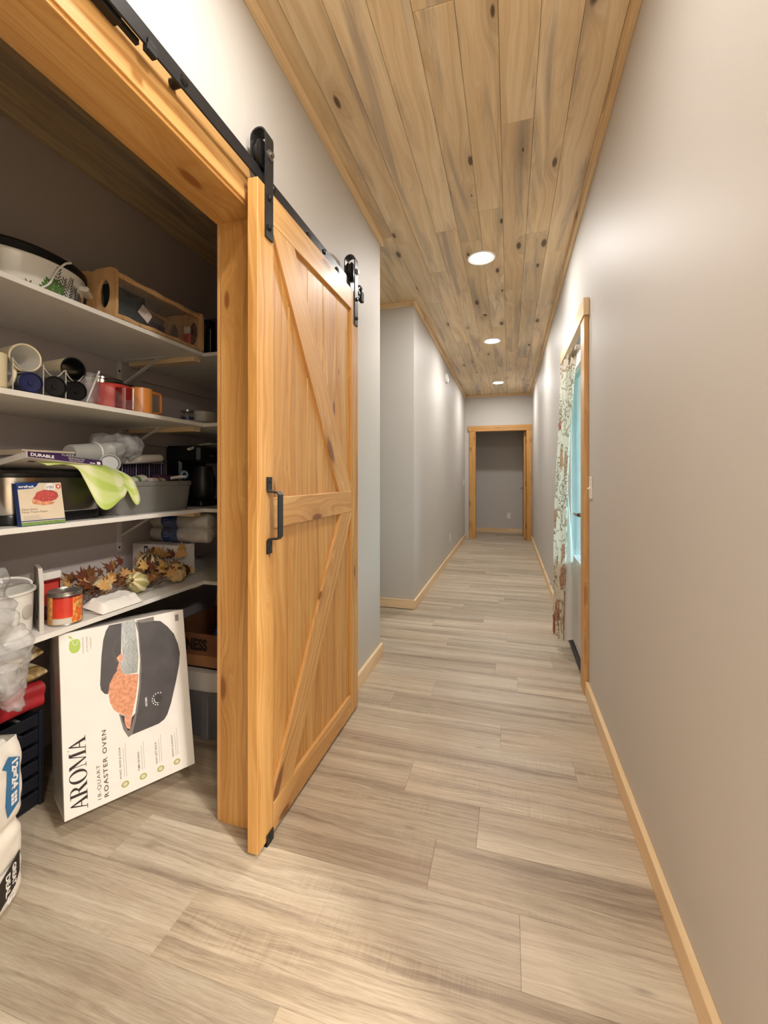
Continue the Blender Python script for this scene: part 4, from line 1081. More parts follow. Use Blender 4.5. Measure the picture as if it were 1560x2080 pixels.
fb2 = carton('foil_box', 'second flat purple box lying behind the foil sheet box', 'box',
             frame((-1.62, 1.07, 1.252), (0.05, 1, 0), (0, 0, 1)), 0.26, 0.02, 0.18, 'tan_print')
face_poly(fb2, 'purple_band', rect(0.001, 0.001, 0.259, 0.013), 'purple', 0.0004)
lettering('SUPER 25', T(0.13, 0.003, 0.0009), fb2, 'white_print', width=0.07, height=0.007)

# green towel over the slow cooker
t = thing('dish_towel', 'pale green plaid dish towel draped over the slow cooker', 'towel', (0, 0, 0))
top = [(-1.50, 1.035, 1.222), (-1.505, 1.10, 1.236), (-1.53, 1.17, 1.250), (-1.55, 1.24, 1.238), (-1.55, 1.31, 1.225)]
mid = [(-1.482, 1.04, 1.219), (-1.474, 1.12, 1.226), (-1.466, 1.185, 1.232), (-1.468, 1.28, 1.20), (-1.478, 1.375, 1.178)]
low = [(-1.476, 1.045, 1.216), (-1.468, 1.135, 1.215), (-1.455, 1.205, 1.16), (-1.450, 1.30, 1.125), (-1.462, 1.398, 1.12)]
bot = [(-1.474, 1.05, 1.213), (-1.464, 1.15, 1.203), (-1.448, 1.222, 1.058), (-1.445, 1.315, 1.092), (-1.462, 1.345, 1.118), (-1.452, 1.388, 1.062), (-1.470, 1.412, 1.10)]
low = low[:4] + [(-1.465, 1.335, 1.14), (-1.455, 1.375, 1.115), (-1.47, 1.402, 1.13)]
mid = mid[:4] + [(-1.475, 1.315, 1.19), (-1.475, 1.345, 1.185), (-1.482, 1.378, 1.178)]
top = top[:4] + [(-1.55, 1.27, 1.232), (-1.55, 1.29, 1.228), (-1.55, 1.31, 1.225)]
cat = cat3
def towel(u, v):
    q = cat([cat(r_, u) for r_ in (top, mid, low, bot)], v)
    return (q.x + 0.005 * math.sin(u * 22) * v, q.y, q.z + 0.0015 * math.sin(u * 30))
to = MB().grid(towel, 50, 36).build('cloth', 'plaid', t)
sm_ = to.modifiers.new('thickness', 'SOLIDIFY'); sm_.thickness = 0.002

# woven basket
t = thing('woven_basket', 'grey woven plastic basket on the third shelf', 'basket', (-1.60, 1.557, Z3))
def ring(w_, l_, z, n=40, p=7.0):
    return [(w_ * math.copysign(abs(math.cos(a)) ** (2 / p), math.cos(a)), l_ * math.copysign(abs(math.sin(a)) ** (2 / p), math.sin(a)), z) for a in [2 * PI * i / n for i in range(n)]]
def loft(rings):
    mb = MB(); n = len(rings[0])
    vs = [p for r_ in rings for p in r_]; fs = []
    for i in range(len(rings) - 1):
        for k_ in range(n): fs.append((i * n + k_, i * n + (k_ + 1) % n, (i + 1) * n + (k_ + 1) % n, (i + 1) * n + k_))
    mb.add(vs, fs); return mb
loft([ring(0.001, 0.001, 0.0), ring(0.088, 0.195, 0.0), ring(0.092, 0.20, 0.006), ring(0.10, 0.215, 0.118)]).build('body', 'woven', t)
loft([ring(0.10, 0.215, 0.116), ring(0.104, 0.22, 0.120), ring(0.104, 0.22, 0.138), ring(0.098, 0.213, 0.139), ring(0.085, 0.19, 0.01), ring(0.001, 0.001, 0.01)]).build('rim', 'grey_wicker', t)
def roll(name, label, cat_, loc, rz, ln, r, mt, mt2=None, grp='cloths and pouches in the basket', tilt=0.0):
    t = thing(name, label, cat_, loc, rz, group=grp)
    prof = [(0.0, -ln / 2), (r * 0.8, -ln / 2), (r, -ln / 2 + 0.006), (r * 1.03, 0), (r, ln / 2 - 0.006), (r * 0.8, ln / 2), (0, ln / 2)]
    MB().lathe(prof, 18, RX(tilt) @ RX(90), sx=1.0, sy=0.75).build('roll', mt, t)
    if mt2:
        MB().lathe([(r * 1.035, -ln * 0.12), (r * 1.05, -ln * 0.1), (r * 1.05, ln * 0.02), (r * 1.035, ln * 0.04)], 18, RX(tilt) @ RX(90), sx=1.0, sy=0.75).build('stripe', mt2, t)
    return t
roll('rolled_cloth', 'cream cloth with green print poking out of the basket', 'cloth', (-1.56, 1.47, Z3 + 0.140), 0.25, 0.14, 0.026, 'dusty_white', 'herb_green', tilt=8)
roll('rolled_cloth', 'pink cloth folded at the middle of the basket', 'cloth', (-1.565, 1.595, Z3 + 0.137), 0.1, 0.10, 0.022, 'tag_pink', 'cardboard')
roll('plastic_pouch', 'purple plastic pouch at the right end of the basket', 'pouch', (-1.60, 1.68, Z3 + 0.146), 0.15, 0.13, 0.03, 'plum')
t = thing('scrub_brush', 'blue handled brush lying over the basket rim', 'brush', (-1.545, 1.72, Z3 + 0.156))
MB().tube([(0, -0.05, -0.004), (0, 0.0, 0), (0, 0.04, 0.004)], [0.007, 0.009, 0.007], 8).build('grip', 'white_plastic', t)
MB().tube([(0, 0.035 + 0.02 * math.sin(a), 0.012 - 0.016 * math.cos(a)) for a in [2 * PI * i / 16 for i in range(16)]], 0.006, 8, closed=True).build('loop', 'brush_blue', t)
# wire rack standing behind the basket
t = thing('wire_rack', 'dark wire cooling rack standing behind the basket', 'rack', (-1.74, 1.70, Z3))
MB().box(-0.03, -0.01, -0.14, 0.14, 0, 0.225, 0.002).build('backing', 'purple', t, smooth=False)
wr = MB().tube([(0, -0.135, 0), (0, -0.135, 0.24), (0, 0.135, 0.24), (0, 0.135, 0)], 0.003, 6)
wr.build('frame', 'dark_steel', t)
for i in range(17):
    yy = -0.125 + i * 0.0156
    MB().tube([(0.003, yy, 0.01), (0.003, yy, 0.24)], 0.0014, 5).build('wire', 'zinc' if i % 5 else 'white_metal', t)
# bag of cups above
t = thing('cup_sleeve', 'sleeve of white plastic cups lying over the basket', 'cups', (-1.64, 1.335, 1.272))
MB().lathe([(0.0, -0.085), (0.036, -0.085), (0.038, -0.08), (0.041, 0.08), (0.043, 0.083), (0.03, 0.085), (0, 0.082)], 28, RX(-84) @ RY(0)).build('stack', 'frosted', t)
MB().lathe([(0.0425, 0.02), (0.044, 0.022), (0.044, 0.026), (0.0425, 0.028)], 28, RX(-84)).build('cup_rim', 'white_print', t)
t = thing('cup_sleeve', 'second plastic cup sleeve with its round end towards the hall', 'cups', (-1.58, 1.375, 1.232))
MB().lathe([(0.0, -0.12), (0.033, -0.12), (0.037, 0.0), (0.039, 0.002), (0.034, 0.003), (0.030, -0.006), (0, -0.006)], 28, RZ(-30) @ RY(80)).build('stack', 'frosted', t)
t = thing('carrier_bag', 'hazy plastic bag slumped over the cups above the basket', 'plastic bag', (-1.66, 1.46, 1.275))
lump(MB(), (0, 0, 0.02), (0.075, 0.105, 0.075), 0.03, 4.0, 13.0).build('bag', 'bag_film', t)
lump(MB(), (0.0, 0.08, 0.035), (0.05, 0.06, 0.045), 0.025, 9.0, 17.0).build('bag_corner', 'bag_film', t)
t = thing('paper_roll', 'white paper roll in film resting on the wire rack', 'paper roll', (-1.70, 1.655, 1.262))
MB().lathe([(0, -0.11), (0.018, -0.11), (0.021, -0.105), (0.021, 0.105), (0.018, 0.11), (0, 0.11)], 20, RX(94)).build('roll', 'paper_white', t)
# coffee maker
t = thing('coffee_maker', 'black coffee maker at the right end of the third shelf', 'coffee maker', (-1.66, 1.98, Z3))
MB().box(-0.12, 0.11, -0.10, 0.11, 0, 0.035, 0.008).build('base', 'black_plastic', t)
MB().box(-0.12, -0.02, -0.10, 0.11, 0.03, 0.29, 0.012).build('tower', 'black_plastic', t)
MB().box(-0.12, 0.10, -0.105, 0.115, 0.235, 0.325, 0.014).build('brew_head', 'black_plastic', t)
MB().lathe([(0.055, 0.037), (0.068, 0.06), (0.07, 0.14), (0.05, 0.20), (0.048, 0.215)], 28, T(0.04, 0, 0)).build('carafe', 'dark_steel', t)
MB().tube([(0.10, -0.03, 0.19), (0.13, -0.04, 0.17), (0.13, -0.04, 0.10), (0.105, -0.03, 0.08)], 0.008, 8).build('carafe_handle', 'black_plastic', t)
lettering('BELLA', T(0.1005, -0.02, 0.27) @ RZ(90) @ RX(90), t, 'paper_grey', width=0.032, height=0.006)
t = thing('black_pan', 'black frying pan leaning between basket and coffee maker', 'pan', (-1.86, 1.80, Z3))
MB().lathe([(0.0, 0.0), (0.11, 0.0), (0.125, 0.035), (0.122, 0.035), (0.108, 0.004), (0, 0.004)], 36, T(0, 0, 0.115) @ RY(78)).build('pan', 'black_plastic', t)
MB().tube([(0.0, -0.02, 0.235), (0.02, -0.10, 0.255)], 0.009, 8).build('handle', 'black_plastic', t)
t = thing('grey_spatula', 'pale grey spatula lying on the coffee maker', 'spatula', (-1.60, 1.95, Z3 + 0.332))
MB().tube([(0, -0.10, -0.03), (0, 0.0, 0.0), (0, 0.06, 0.008)], [0.012, 0.013, 0.016], 10, flat=0.55).build('handle', 'paper_grey', t)
MB().box(-0.022, 0.022, 0.05, 0.12, 0.003, 0.009, 0.002, RX(4)).build('blade', 'paper_grey', t)

# ---- lowest shelf
t = thing('enamel_pot', 'white enamel pot with wire bail at the left of the lowest shelf', 'pot', (-1.58, 0.955, Z4))
MB().lathe([(0.088, 0), (0.10, 0.012), (0.104, 0.14), (0.111, 0.146), (0.111, 0.152), (0.103, 0.153), (0.096, 0.02), (0, 0.012)], 40).build('body', 'white_enamel', t)
MB().tube([(0.02, 0.10 * math.cos(a) * 1.05, 0.155 + 0.035 * math.sin(a)) for a in [PI * i / 14 for i in range(15)]], 0.004, 8).build('bail', 'white_metal', t)
MB().lathe([(0.024, 0), (0.022, 0.0012), (0, 0.0014)], 18, T(0.094, 0.042, 0.085) @ RZ(24) @ RY(86)).build('grey_dot', 'paper_grey', t)
t = thing('red_box', 'red lidded box behind the white enamel pot', 'box', (-1.80, 0.99, Z4))
MB().box(-0.07, 0.07, -0.06, 0.06, 0, 0.235, 0.003).build('box', 'dark_red', t, smooth=False)
MB().box(-0.074, 0.074, -0.064, 0.064, 0.215, 0.24, 0.003).build('lid', 'red_enamel', t, smooth=False)
t = thing('picture_card', 'thin grey printed carton standing between pot and can', 'carton', (-1.560, 1.083, Z4), rz=-0.50)
MB().prism([(-0.07, 0), (0.068, 0), (0.068, 0.155), (0.03, 0.205), (-0.07, 0.205)], -0.006, 0.006, RX(90)).build('carton', 'paper_grey', t, smooth=False)
MB().poly(disc(0.0, 0.075, 0.045, 0.05), 0.0064, RX(90)).build('dark_oval', 'roaster_dark', t, smooth=False)
MB().poly(disc(0.005, 0.07, 0.02, 0.03), 0.0068, RX(90)).build('pale_oval', 'dusty_white', t, smooth=False)
t = thing('yam_can', 'large can with red and orange yam label at the shelf front', 'can', (-1.518, 1.142, Z4), rz=0.35)
MB().lathe([(0.048, 0), (0.0515, 0.001), (0.0515, 0.004), (0.050, 0.006)], 36).build('bottom_rim', 'zinc', t)
MB().lathe([(0.0505, 0.006), (0.0505, 0.100)], 36).build('label', 'can_peach', t, label='peach paper label')
MB().lathe([(0.0505, 0.100), (0.0518, 0.104), (0.050, 0.107), (0.0518, 0.111), (0.0515, 0.115), (0.049, 0.116), (0.048, 0.112), (0, 0.112)], 36).build('top_rim', 'zinc', t)
def can_patch(a0, a1, z0, z1, mt, nm, r=0.0509):
    n = 10; vs = []; fs = []
    for i in range(n + 1):
        a = a0 + (a1 - a0) * i / n
        vs += [(r * math.cos(a), r * math.sin(a), z0), (r * math.cos(a), r * math.sin(a), z1)]
    for i in range(n): fs.append((2 * i, 2 * i + 2, 2 * i + 3, 2 * i + 1))
    MB().add(vs, fs).build(nm, mt, t)
can_patch(-1.75, -0.55, 0.028, 0.095, 'can_red', 'red_panel')
can_patch(-1.75, -0.62, 0.007, 0.026, 'dusty_white', 'pale_band')
can_patch(-1.75, 0.9, 0.095, 0.1005, 'dark_red', 'dark_band', 0.0511)
rr_ = random.Random(8); ym_ = MB()
for i in range(34):
    a = rr_.uniform(-0.5, 1.0); z = rr_.uniform(0.012, 0.088); g = rr_.uniform(0, PI); l_ = rr_.uniform(0.008, 0.018); w_ = rr_.uniform(0.003, 0.006)
    pts = [(l_ * math.cos(x) * math.cos(g) - w_ * math.sin(x) * math.sin(g), l_ * math.cos(x) * math.sin(g) + w_ * math.sin(x) * math.cos(g)) for x in [2 * PI * q / 8 for q in range(8)]]
    ym_.add([((0.0510 + 0.00002 * i) * math.cos(a + px / 0.05), (0.0510 + 0.00002 * i) * math.sin(a + px / 0.05), min(0.094, max(0.008, z + pz))) for px, pz in pts], [tuple(range(8))])
ym_.build('yam_print', 'yam_orange', t, smooth=False)
t = thing('spice_tin', 'white topped red spice tin behind the yam can', 'tin', (-1.63, 1.155, Z4))
MB().box(-0.022, 0.022, -0.04, 0.04, 0, 0.145, 0.004).build('body', 'dark_red', t)
MB().box(-0.0235, 0.0235, -0.0415, 0.0415, 0.142, 0.170, 0.003).build('cap', 'white_plastic', t)
face = MB().box(0.0221, 0.0224, -0.03, 0.03, 0.05, 0.13).build('label_panel', 'red_enamel', t, smooth=False)
t = thing('plastic_bag', 'big crumpled clear plastic bag hanging over the lowest shelf', 'plastic bag', (-1.46, 0.835, Z4))
lump(MB(), (-0.03, 0.0, 0.135), (0.072, 0.115, 0.125), 0.035, 2.0, 16.0, 60, 44).build('bag', 'bag_film', t)
lump(MB(), (0.050, 0.015, 0.0), (0.038, 0.105, 0.135), 0.026, 3.0, 18.0, 56, 40).build('bag_overhang', 'bag_film', t)
lump(MB(), (0.055, 0.065, -0.11), (0.028, 0.034, 0.070), 0.018, 6.0, 24.0, 28, 20).build('bag_tail', 'bag_film', t)
lump(MB(), (-0.03, -0.05, 0.14), (0.045, 0.05, 0.10), 0.012, 5.0, 9.0, 24, 16).build('contents', 'paper_white', t)

# napkin packet in film
t = thing('napkin_packet', 'white napkin packet in loose clear film at the shelf front', 'packet', (-1.515, 1.325, Z4))
def pk(u, v):
    x = -0.055 + 0.11 * v; y = -0.095 + 0.19 * u
    e = min(1, 9 * min(u, 1 - u)) * min(1, 4 * min(v, 1 - v)) ** 0.6
    return (x + 0.012, y, 0.006 + 0.030 * e + 0.004 * mnoise.noise(Vector((x * 60, y * 60, 1))) * e + 0.02 * (1 - v))
MB().grid(pk, 30, 16).box(-0.05, 0.05, -0.085, 0.085, 0, 0.008, 0.002).build('napkins', 'paper_white', t)
def fl(u, v):
    q = Vector((-0.13 + 0.115 * v, -0.12 + 0.27 * u, 0))
    e = max(0.0, 1 - (2 * u - 1) ** 4) * max(0.0, 1 - (2 * v - 1) ** 4)
    d = mnoise.noise(q * 40) * 0.012 + mnoise.noise(q * 90) * 0.005
    return (q.x, q.y, 0.003 + 0.052 * e + max(-0.003, d * e) + 0.03 * (1 - v) * e)
MB().grid(fl, 60, 34).build('film', 'clear_film', t)

# autumn garland with pumpkins
t = thing('autumn_garland', 'autumn garland of small pumpkins, gold leaves and pine cones on the lowest shelf', 'garland', (-1.62, 1.55, Z4))
def pumpkin(nm, c, r, h_, mt, ribs=9, stem='leaf_brown', rot=None):
    m = T(*c) @ (rot or Matrix.Identity(4))
    o = MB().ball((0, 0, 0), r, r, h_, 54, 14, ribs, 0.13).build(nm, mt, t)
    o.matrix_local = m
    MB().tube([(0, 0, h_ * 0.9), (0.004, 0, h_ * 1.25), (0.012, 0, h_ * 1.45)], [r * 0.16, r * 0.11, r * 0.13], 8).build('stem', stem, o)
pumpkin('pumpkin', (0.02, -0.195, 0.065), 0.037, 0.034, 'gourd_cream', rot=RY(20))
pumpkin('pumpkin', (-0.02, 0.085, 0.105), 0.058, 0.055, 'gourd_striped', 12, rot=RY(10))
pumpkin('gourd', (0.055, -0.055, 0.055), 0.046, 0.075, 'gourd_green', 8, rot=RZ(20) @ RX(70) @ RY(10))
pumpkin('pumpkin', (0.07, 0.155, 0.055), 0.050, 0.042, 'pumpkin_tan', 9, rot=RY(50) @ RX(20))
def maple():
    pts = []
    spec_ = [(90, 1.0), (112, 0.45), (130, 0.78), (152, 0.4), (178, 0.72), (205, 0.34), (232, 0.4), (262, 0.18), (270, 0.42), (278, 0.18), (308, 0.4), (335, 0.34), (2, 0.72), (28, 0.4), (50, 0.78), (68, 0.45)]
    for a, r_ in spec_: pts.append((r_ * math.cos(math.radians(a)), r_ * math.sin(math.radians(a))))
    vs = [(0, 0, 0)] + [(x, y, -0.22 * (x * x + y * y)) for x, y in pts]
    n = len(pts)
    return MB().add(vs, [(0, 1 + i, 1 + (i + 1) % n) for i in range(n)])
lm = {}
for mt in ('leaf_gold', 'leaf_brown', 'leaf_rust'):
    lm[mt] = maple().mesh('leaf_' + mt, False); lm[mt].materials.append(M[mt])
rl = random.Random(21)
spots = [(0.10, 0.045, 0.09, 0.055, 'leaf_gold'), (0.10, 0.09, 0.065, 0.05, 'leaf_gold'), (0.07, 0.075, 0.12, 0.045, 'leaf_gold'), (0.04, 0.225, 0.125, 0.05, 'leaf_gold'), (0.02, 0.255, 0.15, 0.042, 'leaf_gold'),
         (0.0, -0.26, 0.12, 0.05, 'leaf_rust'), (0.02, -0.235, 0.07, 0.045, 'leaf_brown'), (0.0, 0.12, 0.15, 0.055, 'leaf_gold'), (-0.03, -0.06, 0.14, 0.045, 'leaf_rust'), (-0.04, -0.11, 0.12, 0.05, 'leaf_brown')]
for i in range(70):
    mt = rl.choice(['leaf_brown', 'leaf_rust', 'leaf_brown', 'leaf_gold', 'leaf_gold'])
    spots.append((rl.uniform(-0.10, 0.09), rl.uniform(-0.28, 0.235), rl.uniform(0.03, 0.125), rl.uniform(0.032, 0.055), mt))
for (x, y, z, s_, mt) in spots:
    o = link('leaf', lm[mt], None, t, (x, y, z)); o.scale = (s_, s_, s_)
    o.rotation_euler = (rl.uniform(0.7, 1.5), rl.uniform(-0.5, 0.5), PI / 2 + rl.uniform(-1.0, 1.0))
tw = MB()
for i in range(60):
    x, y, z = rl.uniform(-0.08, 0.09), rl.uniform(-0.27, 0.24), rl.uniform(0.012, 0.07)
    a = rl.uniform(0, 2 * PI); l_ = rl.uniform(0.03, 0.06)
    tw.tube([(x, y, z), (x + l_ * 0.5 * math.cos(a), y + l_ * 0.5 * math.sin(a), z + rl.uniform(-0.005, 0.03)), (x + l_ * math.cos(a + 0.5), y + l_ * math.sin(a + 0.5), z + rl.uniform(0.0, 0.035))], [0.003, 0.0025, 0.001], 5)
o = tw.build('twigs', 'leaf_brown', t); o['kind'] = 'stuff'
tf = MB()
for i in range(70):
    a, b = rl.uniform(0, 2 * PI), rl.uniform(0.1, 1.4)
    d = Vector((math.cos(a) * math.cos(b), math.sin(a) * math.cos(b), math.sin(b)))
    c0 = Vector((-0.01, 0.135, 0.125)); l_ = rl.uniform(0.04, 0.062)
    tf.tube([c0 + d * 0.015, c0 + d * l_ * 0.6 + Vector((0, 0, 0.004)), c0 + d * l_], [0.004, 0.003, 0.001], 4)
o = tf.build('dried_flower', 'leaf_gold', t, label='shaggy dried gold flower'); o['kind'] = 'stuff'
bb = MB()
for i in range(16):
    a = rl.uniform(0, 2 * PI); r_ = rl.uniform(0, 0.022)
    bb.ball((0.095 + 0.01 * math.cos(3 * a), 0.05 + r_ * math.cos(a), 0.108 + r_ * math.sin(a) * 0.8), 0.007, 0.007, 0.007, 8, 6)
o = bb.build('berry_cluster', 'gold', t); o['kind'] = 'stuff'
for c in ((0.035, -0.255, 0.055), (0.02, -0.03, 0.05), (0.07, 0.20, 0.05)):
    co = MB()
    for j in range(6):
        n_ = 8
        for i in range(n_):
            a = 2 * PI * i / n_ + j * 0.4; rr2 = 0.030 * math.sin(PI * (j + 1) / 7.5)
            co.ball((c[0] + rr2 * math.cos(a), c[1] + rr2 * math.sin(a), c[2] - 0.025 + j * 0.01), 0.008, 0.008, 0.004, 6, 4)
    co.build('pine_cone', 'cone_brown', t)

# box and pack at the far end of the lowest shelf
wb = carton('appliance_box', 'white printed box standing at the far end of the lowest shelf', 'box', frame((-1.915, 1.80, Z4 + 0.001), (1, 0.0, 0), (0, 0, 1)), 0.30, 0.165, 0.11, 'carton_white')
face_poly(wb, 'appliance_picture', rect(0.075, 0.095, 0.10, 0.155), 'roaster_grey', 0.0004)
face_poly(wb, 'appliance_picture', rect(0.081, 0.105, 0.094, 0.143), 'carton_white', 0.0007)
face_poly(wb, 'appliance_picture', [(0.10, 0.095), (0.115, 0.095), (0.115, 0.13), (0.105, 0.15)], 'roaster_dark', 0.0004)
for i in range(5):
    lettering(['COFFEE', 'GRIND', 'BREW', 'FRESH', 'DAILY'][i], Matrix(((0, -1, 0, 0.19 + i * 0.02), (1, 0, 0, 0.06), (0, 0, 1, 0.0006), (0, 0, 0, 1))), wb, 'ink_soft', width=0.085, height=0.009)
t = thing('paper_goods_pack', 'clear pack of paper goods with a blue label on the white box', 'pack', (-1.66, 1.90, Z4 + 0.168))
for (z, yy, xx) in ((0.045, -0.01, -0.02), (0.115, -0.01, -0.02)):
    MB().lathe([(0, -0.19), (0.03, -0.185), (0.04, -0.17), (0.042, 0.17), (0.03, 0.185), (0, 0.19)], 20, T(xx, yy, z) @ RY(90), sy=0.9).build('roll', 'dusty_white', t)
MB().lathe([(0.0425, -0.05), (0.0430, -0.05), (0.0430, 0.05), (0.0425, 0.05)], 20, T(-0.07, -0.01, 0.115) @ RY(90), sy=0.9).build('blue_label', 'blue_deep', t)
MB().lathe([(0.0425, -0.05), (0.0430, -0.05), (0.0430, 0.05), (0.0425, 0.05)], 20, T(-0.07, -0.01, 0.045) @ RY(90), sy=0.9).build('blue_label', 'blue_deep', t)
for i, (tx, zz) in enumerate((('Paper', 0.125), ('Towel Value', 0.112), ('Family', 0.058), ('Cutlery 24', 0.046), ('Pack', 0.034))):
    lettering(tx, T(-0.105, -0.0495, zz - 0.004) @ RX(90), t, 'paper_grey', width=0.05 if len(tx) > 6 else 0.03, height=0.007)
lump(MB(), (0.0, -0.005, 0.08), (0.21, 0.052, 0.088), 0.012, 3.0, 18.0, 40, 24).build('film', 'clear_film', t)

# ------------------------------------------------------------------ pantry floor
e = Vector((0.497, 0.868, 0)).normalized(); back = Vector((-e.y, e.x, 0)); ln_ = math.radians(13)
upv = Vector((0, 0, 1)) * math.cos(ln_) + back * math.sin(ln_)
AW, AH, AD = 0.410, 0.585, 0.268
ab = carton('roaster_carton', 'large white roaster oven carton leaning back below the lowest shelf', 'box', frame((-1.376, 1.033, AD * math.sin(ln_) + 0.001), e, upv), AW, AH, AD, 'carton_white')
def A(nm, pts, mt, z): return face_poly(ab, nm, pts, mt, z, 0.001)
A('lid_picture', [(150, 582), (189, 581), (180, 439), (163, 407), (148, 384), (135, 346), (125, 351), (115, 367), (113, 386), (121, 481), (129, 535), (138, 564)], 'roaster_grey', 0.0004)
for k_ in range(3):
    pts = [(171 - 4 * k_ + 0, 524 - 6 * k_), (157 + 2 * k_, 502 - 4 * k_), (156 + 3 * k_, 474), (165 + 2 * k_, 446)]
    fine_ = [cat([(x, y, 0) for x, y in pts], q / 10) for q in range(11)]
    MB().tube([(p.x * mm, p.y * mm, 0.0006) for p in fine_], 0.0009, 4).build('lid_groove', 'roaster_rim', ab)
A('pan_rim', [(166, 269), (177, 212), (191, 181), (203, 185), (219, 238), (235, 324), (246, 401), (246, 498), (242, 573), (234, 574), (242, 533), (243, 434), (234, 341), (217, 253), (198, 203), (191, 203), (180, 228), (172, 265)], 'roaster_rim', 0.0008)
A('pan_inside', [(166, 269), (182, 256), (207, 245), (217, 253), (198, 203), (191, 203), (180, 228)], 'roaster_dark', 0.0006)
A('turkey_picture', [(177, 428), (157, 406), (142, 380), (137, 354), (140, 317), (152, 286), (172, 267), (204, 243), (212, 271), (223, 313), (235, 385), (192, 395)], 'turkey', 0.0010)
A('turkey_wing', [(167, 462), (184, 476), (188, 450), (180, 425), (165, 420), (174, 444)], 'turkey_pale', 0.0012)
A('turkey_leg', [(182, 254), (207, 251), (198, 206), (188, 213), (182, 230)], 'turkey_pale', 0.0012)
A('pan_body', [(242, 573), (297, 565), (322, 558), (345, 533), (368, 498), (380, 457), (385, 421), (379, 378), (364, 322), (340, 247), (324, 211), (312, 197), (292, 189), (203, 185), (219, 238), (235, 324), (246, 401), (246, 498)], 'roaster_grey', 0.0014)
A('pan_handle', [(236, 579), (299, 580), (299, 563), (252, 567)], 'roaster_rim', 0.0016)
A('packing_tape', [(189, 583), (233, 583), (238, 448), (231, 392), (198, 395), (179, 408), (178, 443), (187, 453), (187, 514)], 'tape', 0.0020)['label'] = 'crinkled silver tape'
ap = A('apple_logo', [(44 + 18 * math.cos(a) * (1 - 0.08 * math.cos(2 * a)), 537 + 25 * math.sin(a) * (1 - 0.12 * (math.sin(a) > 0.8))) for a in [2 * PI * i / 28 for i in range(28)]], 'apple_green', 0.0004)
A('apple_leaf', [(40, 560), (28, 566), (26, 574), (36, 570)], 'apple_green', 0.0005)
MB().tube([((46 + 7 * math.cos(a)) * mm, (548 + 9 * math.sin(a)) * mm, 0.0006) for a in [PI * (0.8 + 1.3 * i / 12) for i in range(13)]], 0.0011, 4).build('apple_mark', 'white_print', ab)
def txt(body, u, v0, v1, hgt, mt, bold=0.0, sp=1.0):
    m = Matrix(((0, -1, 0, u * mm), (1, 0, 0, v0 * mm), (0, 0, 1, 0.0009), (0, 0, 0, 1)))
    return lettering(body, m, ab, mt, width=(v1 - v0) * mm, height=hgt * mm, bold=bold, spacing=sp)
txt('18-QUART', 104, 21, 129, 12, 'ink_soft', 0, 1.15)
txt('ROASTER OVEN', 124, 20, 233, 13, 'ink_soft', 0.0004, 1.25)
for (u, v0, v1, s_) in ((165, 57, 160, 'ROAST, BAKE & COOK'), (222, 57, 121, 'TIME-SAVING'), (280, 57, 131, 'EASY-LIFT RACK'), (337, 56, 133, 'QUICK CLEANUP')):
    txt(s_, u, v0, v1, 6, 'ink_soft', 0.0002)
    for k_, (l0, l1) in enumerate(((57, 152), (57, 165))):
        A('small_print', rect(u + 7 + 7 * k_, l0, u + 8.2 + 7 * k_, l1 - (0 if u < 200 else 15)), 'ink_faint', 0.0006)
    A('icon_disc', disc(u + 9, 34, 12, 10), 'icon_green', 0.0006)
    A('icon_mark', disc(u + 9, 34, 7, 6), 'tan_print', 0.0008)
txt('MAXIMUM', 70, 506, 560, 4.5, 'ink_faint'); txt('24 POUND', 82, 506, 560, 5, 'ink_faint'); txt('TURKEY', 93, 514, 556, 5, 'ink_faint')
A('barcode', rect(376, 545, 390, 570), 'ink_faint', 0.0006)
for k_ in range(6): A('barcode_bar', rect(377, 547 + 4 * k_, 389, 548.6 + 4 * k_), 'ink_soft', 0.0008)
txt('AROMA', 258, 263, 296, 7, 'white_print', 0.0004).location.z = 0.0019
for i in range(9):
    a = PI * (0.35 + 1.1 * i / 8); A('dial_tick', disc(296 + 21 * math.cos(a), 277 + 21 * math.sin(a), 2.2, 2.2, 8), 'white_print', 0.0018)
A('dial', disc(296, 277, 14, 14), 'roaster_dark', 0.0016)
MB().tube([((296 + 14 * math.cos(a)) * mm, (277 + 14 * math.sin(a)) * mm, 0.0018) for a in [PI * (0.9 + 0.6 * i / 10) for i in range(11)]], 0.0012, 4).build('dial_highlight', 'white_print', ab)
A('body_line', [(244, 363), (224, 251), (222.5, 251), (242.5, 363)], 'roaster_rim', 0.0017)
# the brand name in thick-and-thin serif capitals
def arc(cx, cy, rx, ry, a0, a1, n=16): return [(cx + rx * math.cos(math.radians(a0 + (a1 - a0) * i / n)), cy + ry * math.sin(math.radians(a0 + (a1 - a0) * i / n))) for i in range(n + 1)]
def strip(o_, i_): return [[o_[k], o_[k + 1], i_[k + 1], i_[k]] for k in range(len(o_) - 1)]
LA = [[(0.14, 0), (0.195, 0), (0.53, 0.90), (0.46, 1.0)], [(0.45, 1.0), (0.53, 1.0), (0.94, 0), (0.71, 0)], [(0.25, 0.33), (0.70, 0.33), (0.68, 0.385), (0.27, 0.385)], rect(0, 0, 0.33, 0.035), rect(0.60, 0, 1.04, 0.035)]
LR = [rect(0.12, 0, 0.31, 1), rect(0, 0, 0.43, 0.035), rect(0, 0.965, 0.45, 1.0), rect(0.31, 0.475, 0.46, 0.51)] + strip(arc(0.43, 0.74, 0.36, 0.26, -90, 90), arc(0.43, 0.74, 0.17, 0.225, -90, 90)) + [[(0.40, 0.50), (0.62, 0.52), (0.98, 0), (0.75, 0)], rect(0.72, 0, 1.06, 0.035)]
LO = strip(arc(0.5, 0.5, 0.5, 0.53, 0, 360, 36), arc(0.5, 0.5, 0.30, 0.49, 0, 360, 36))
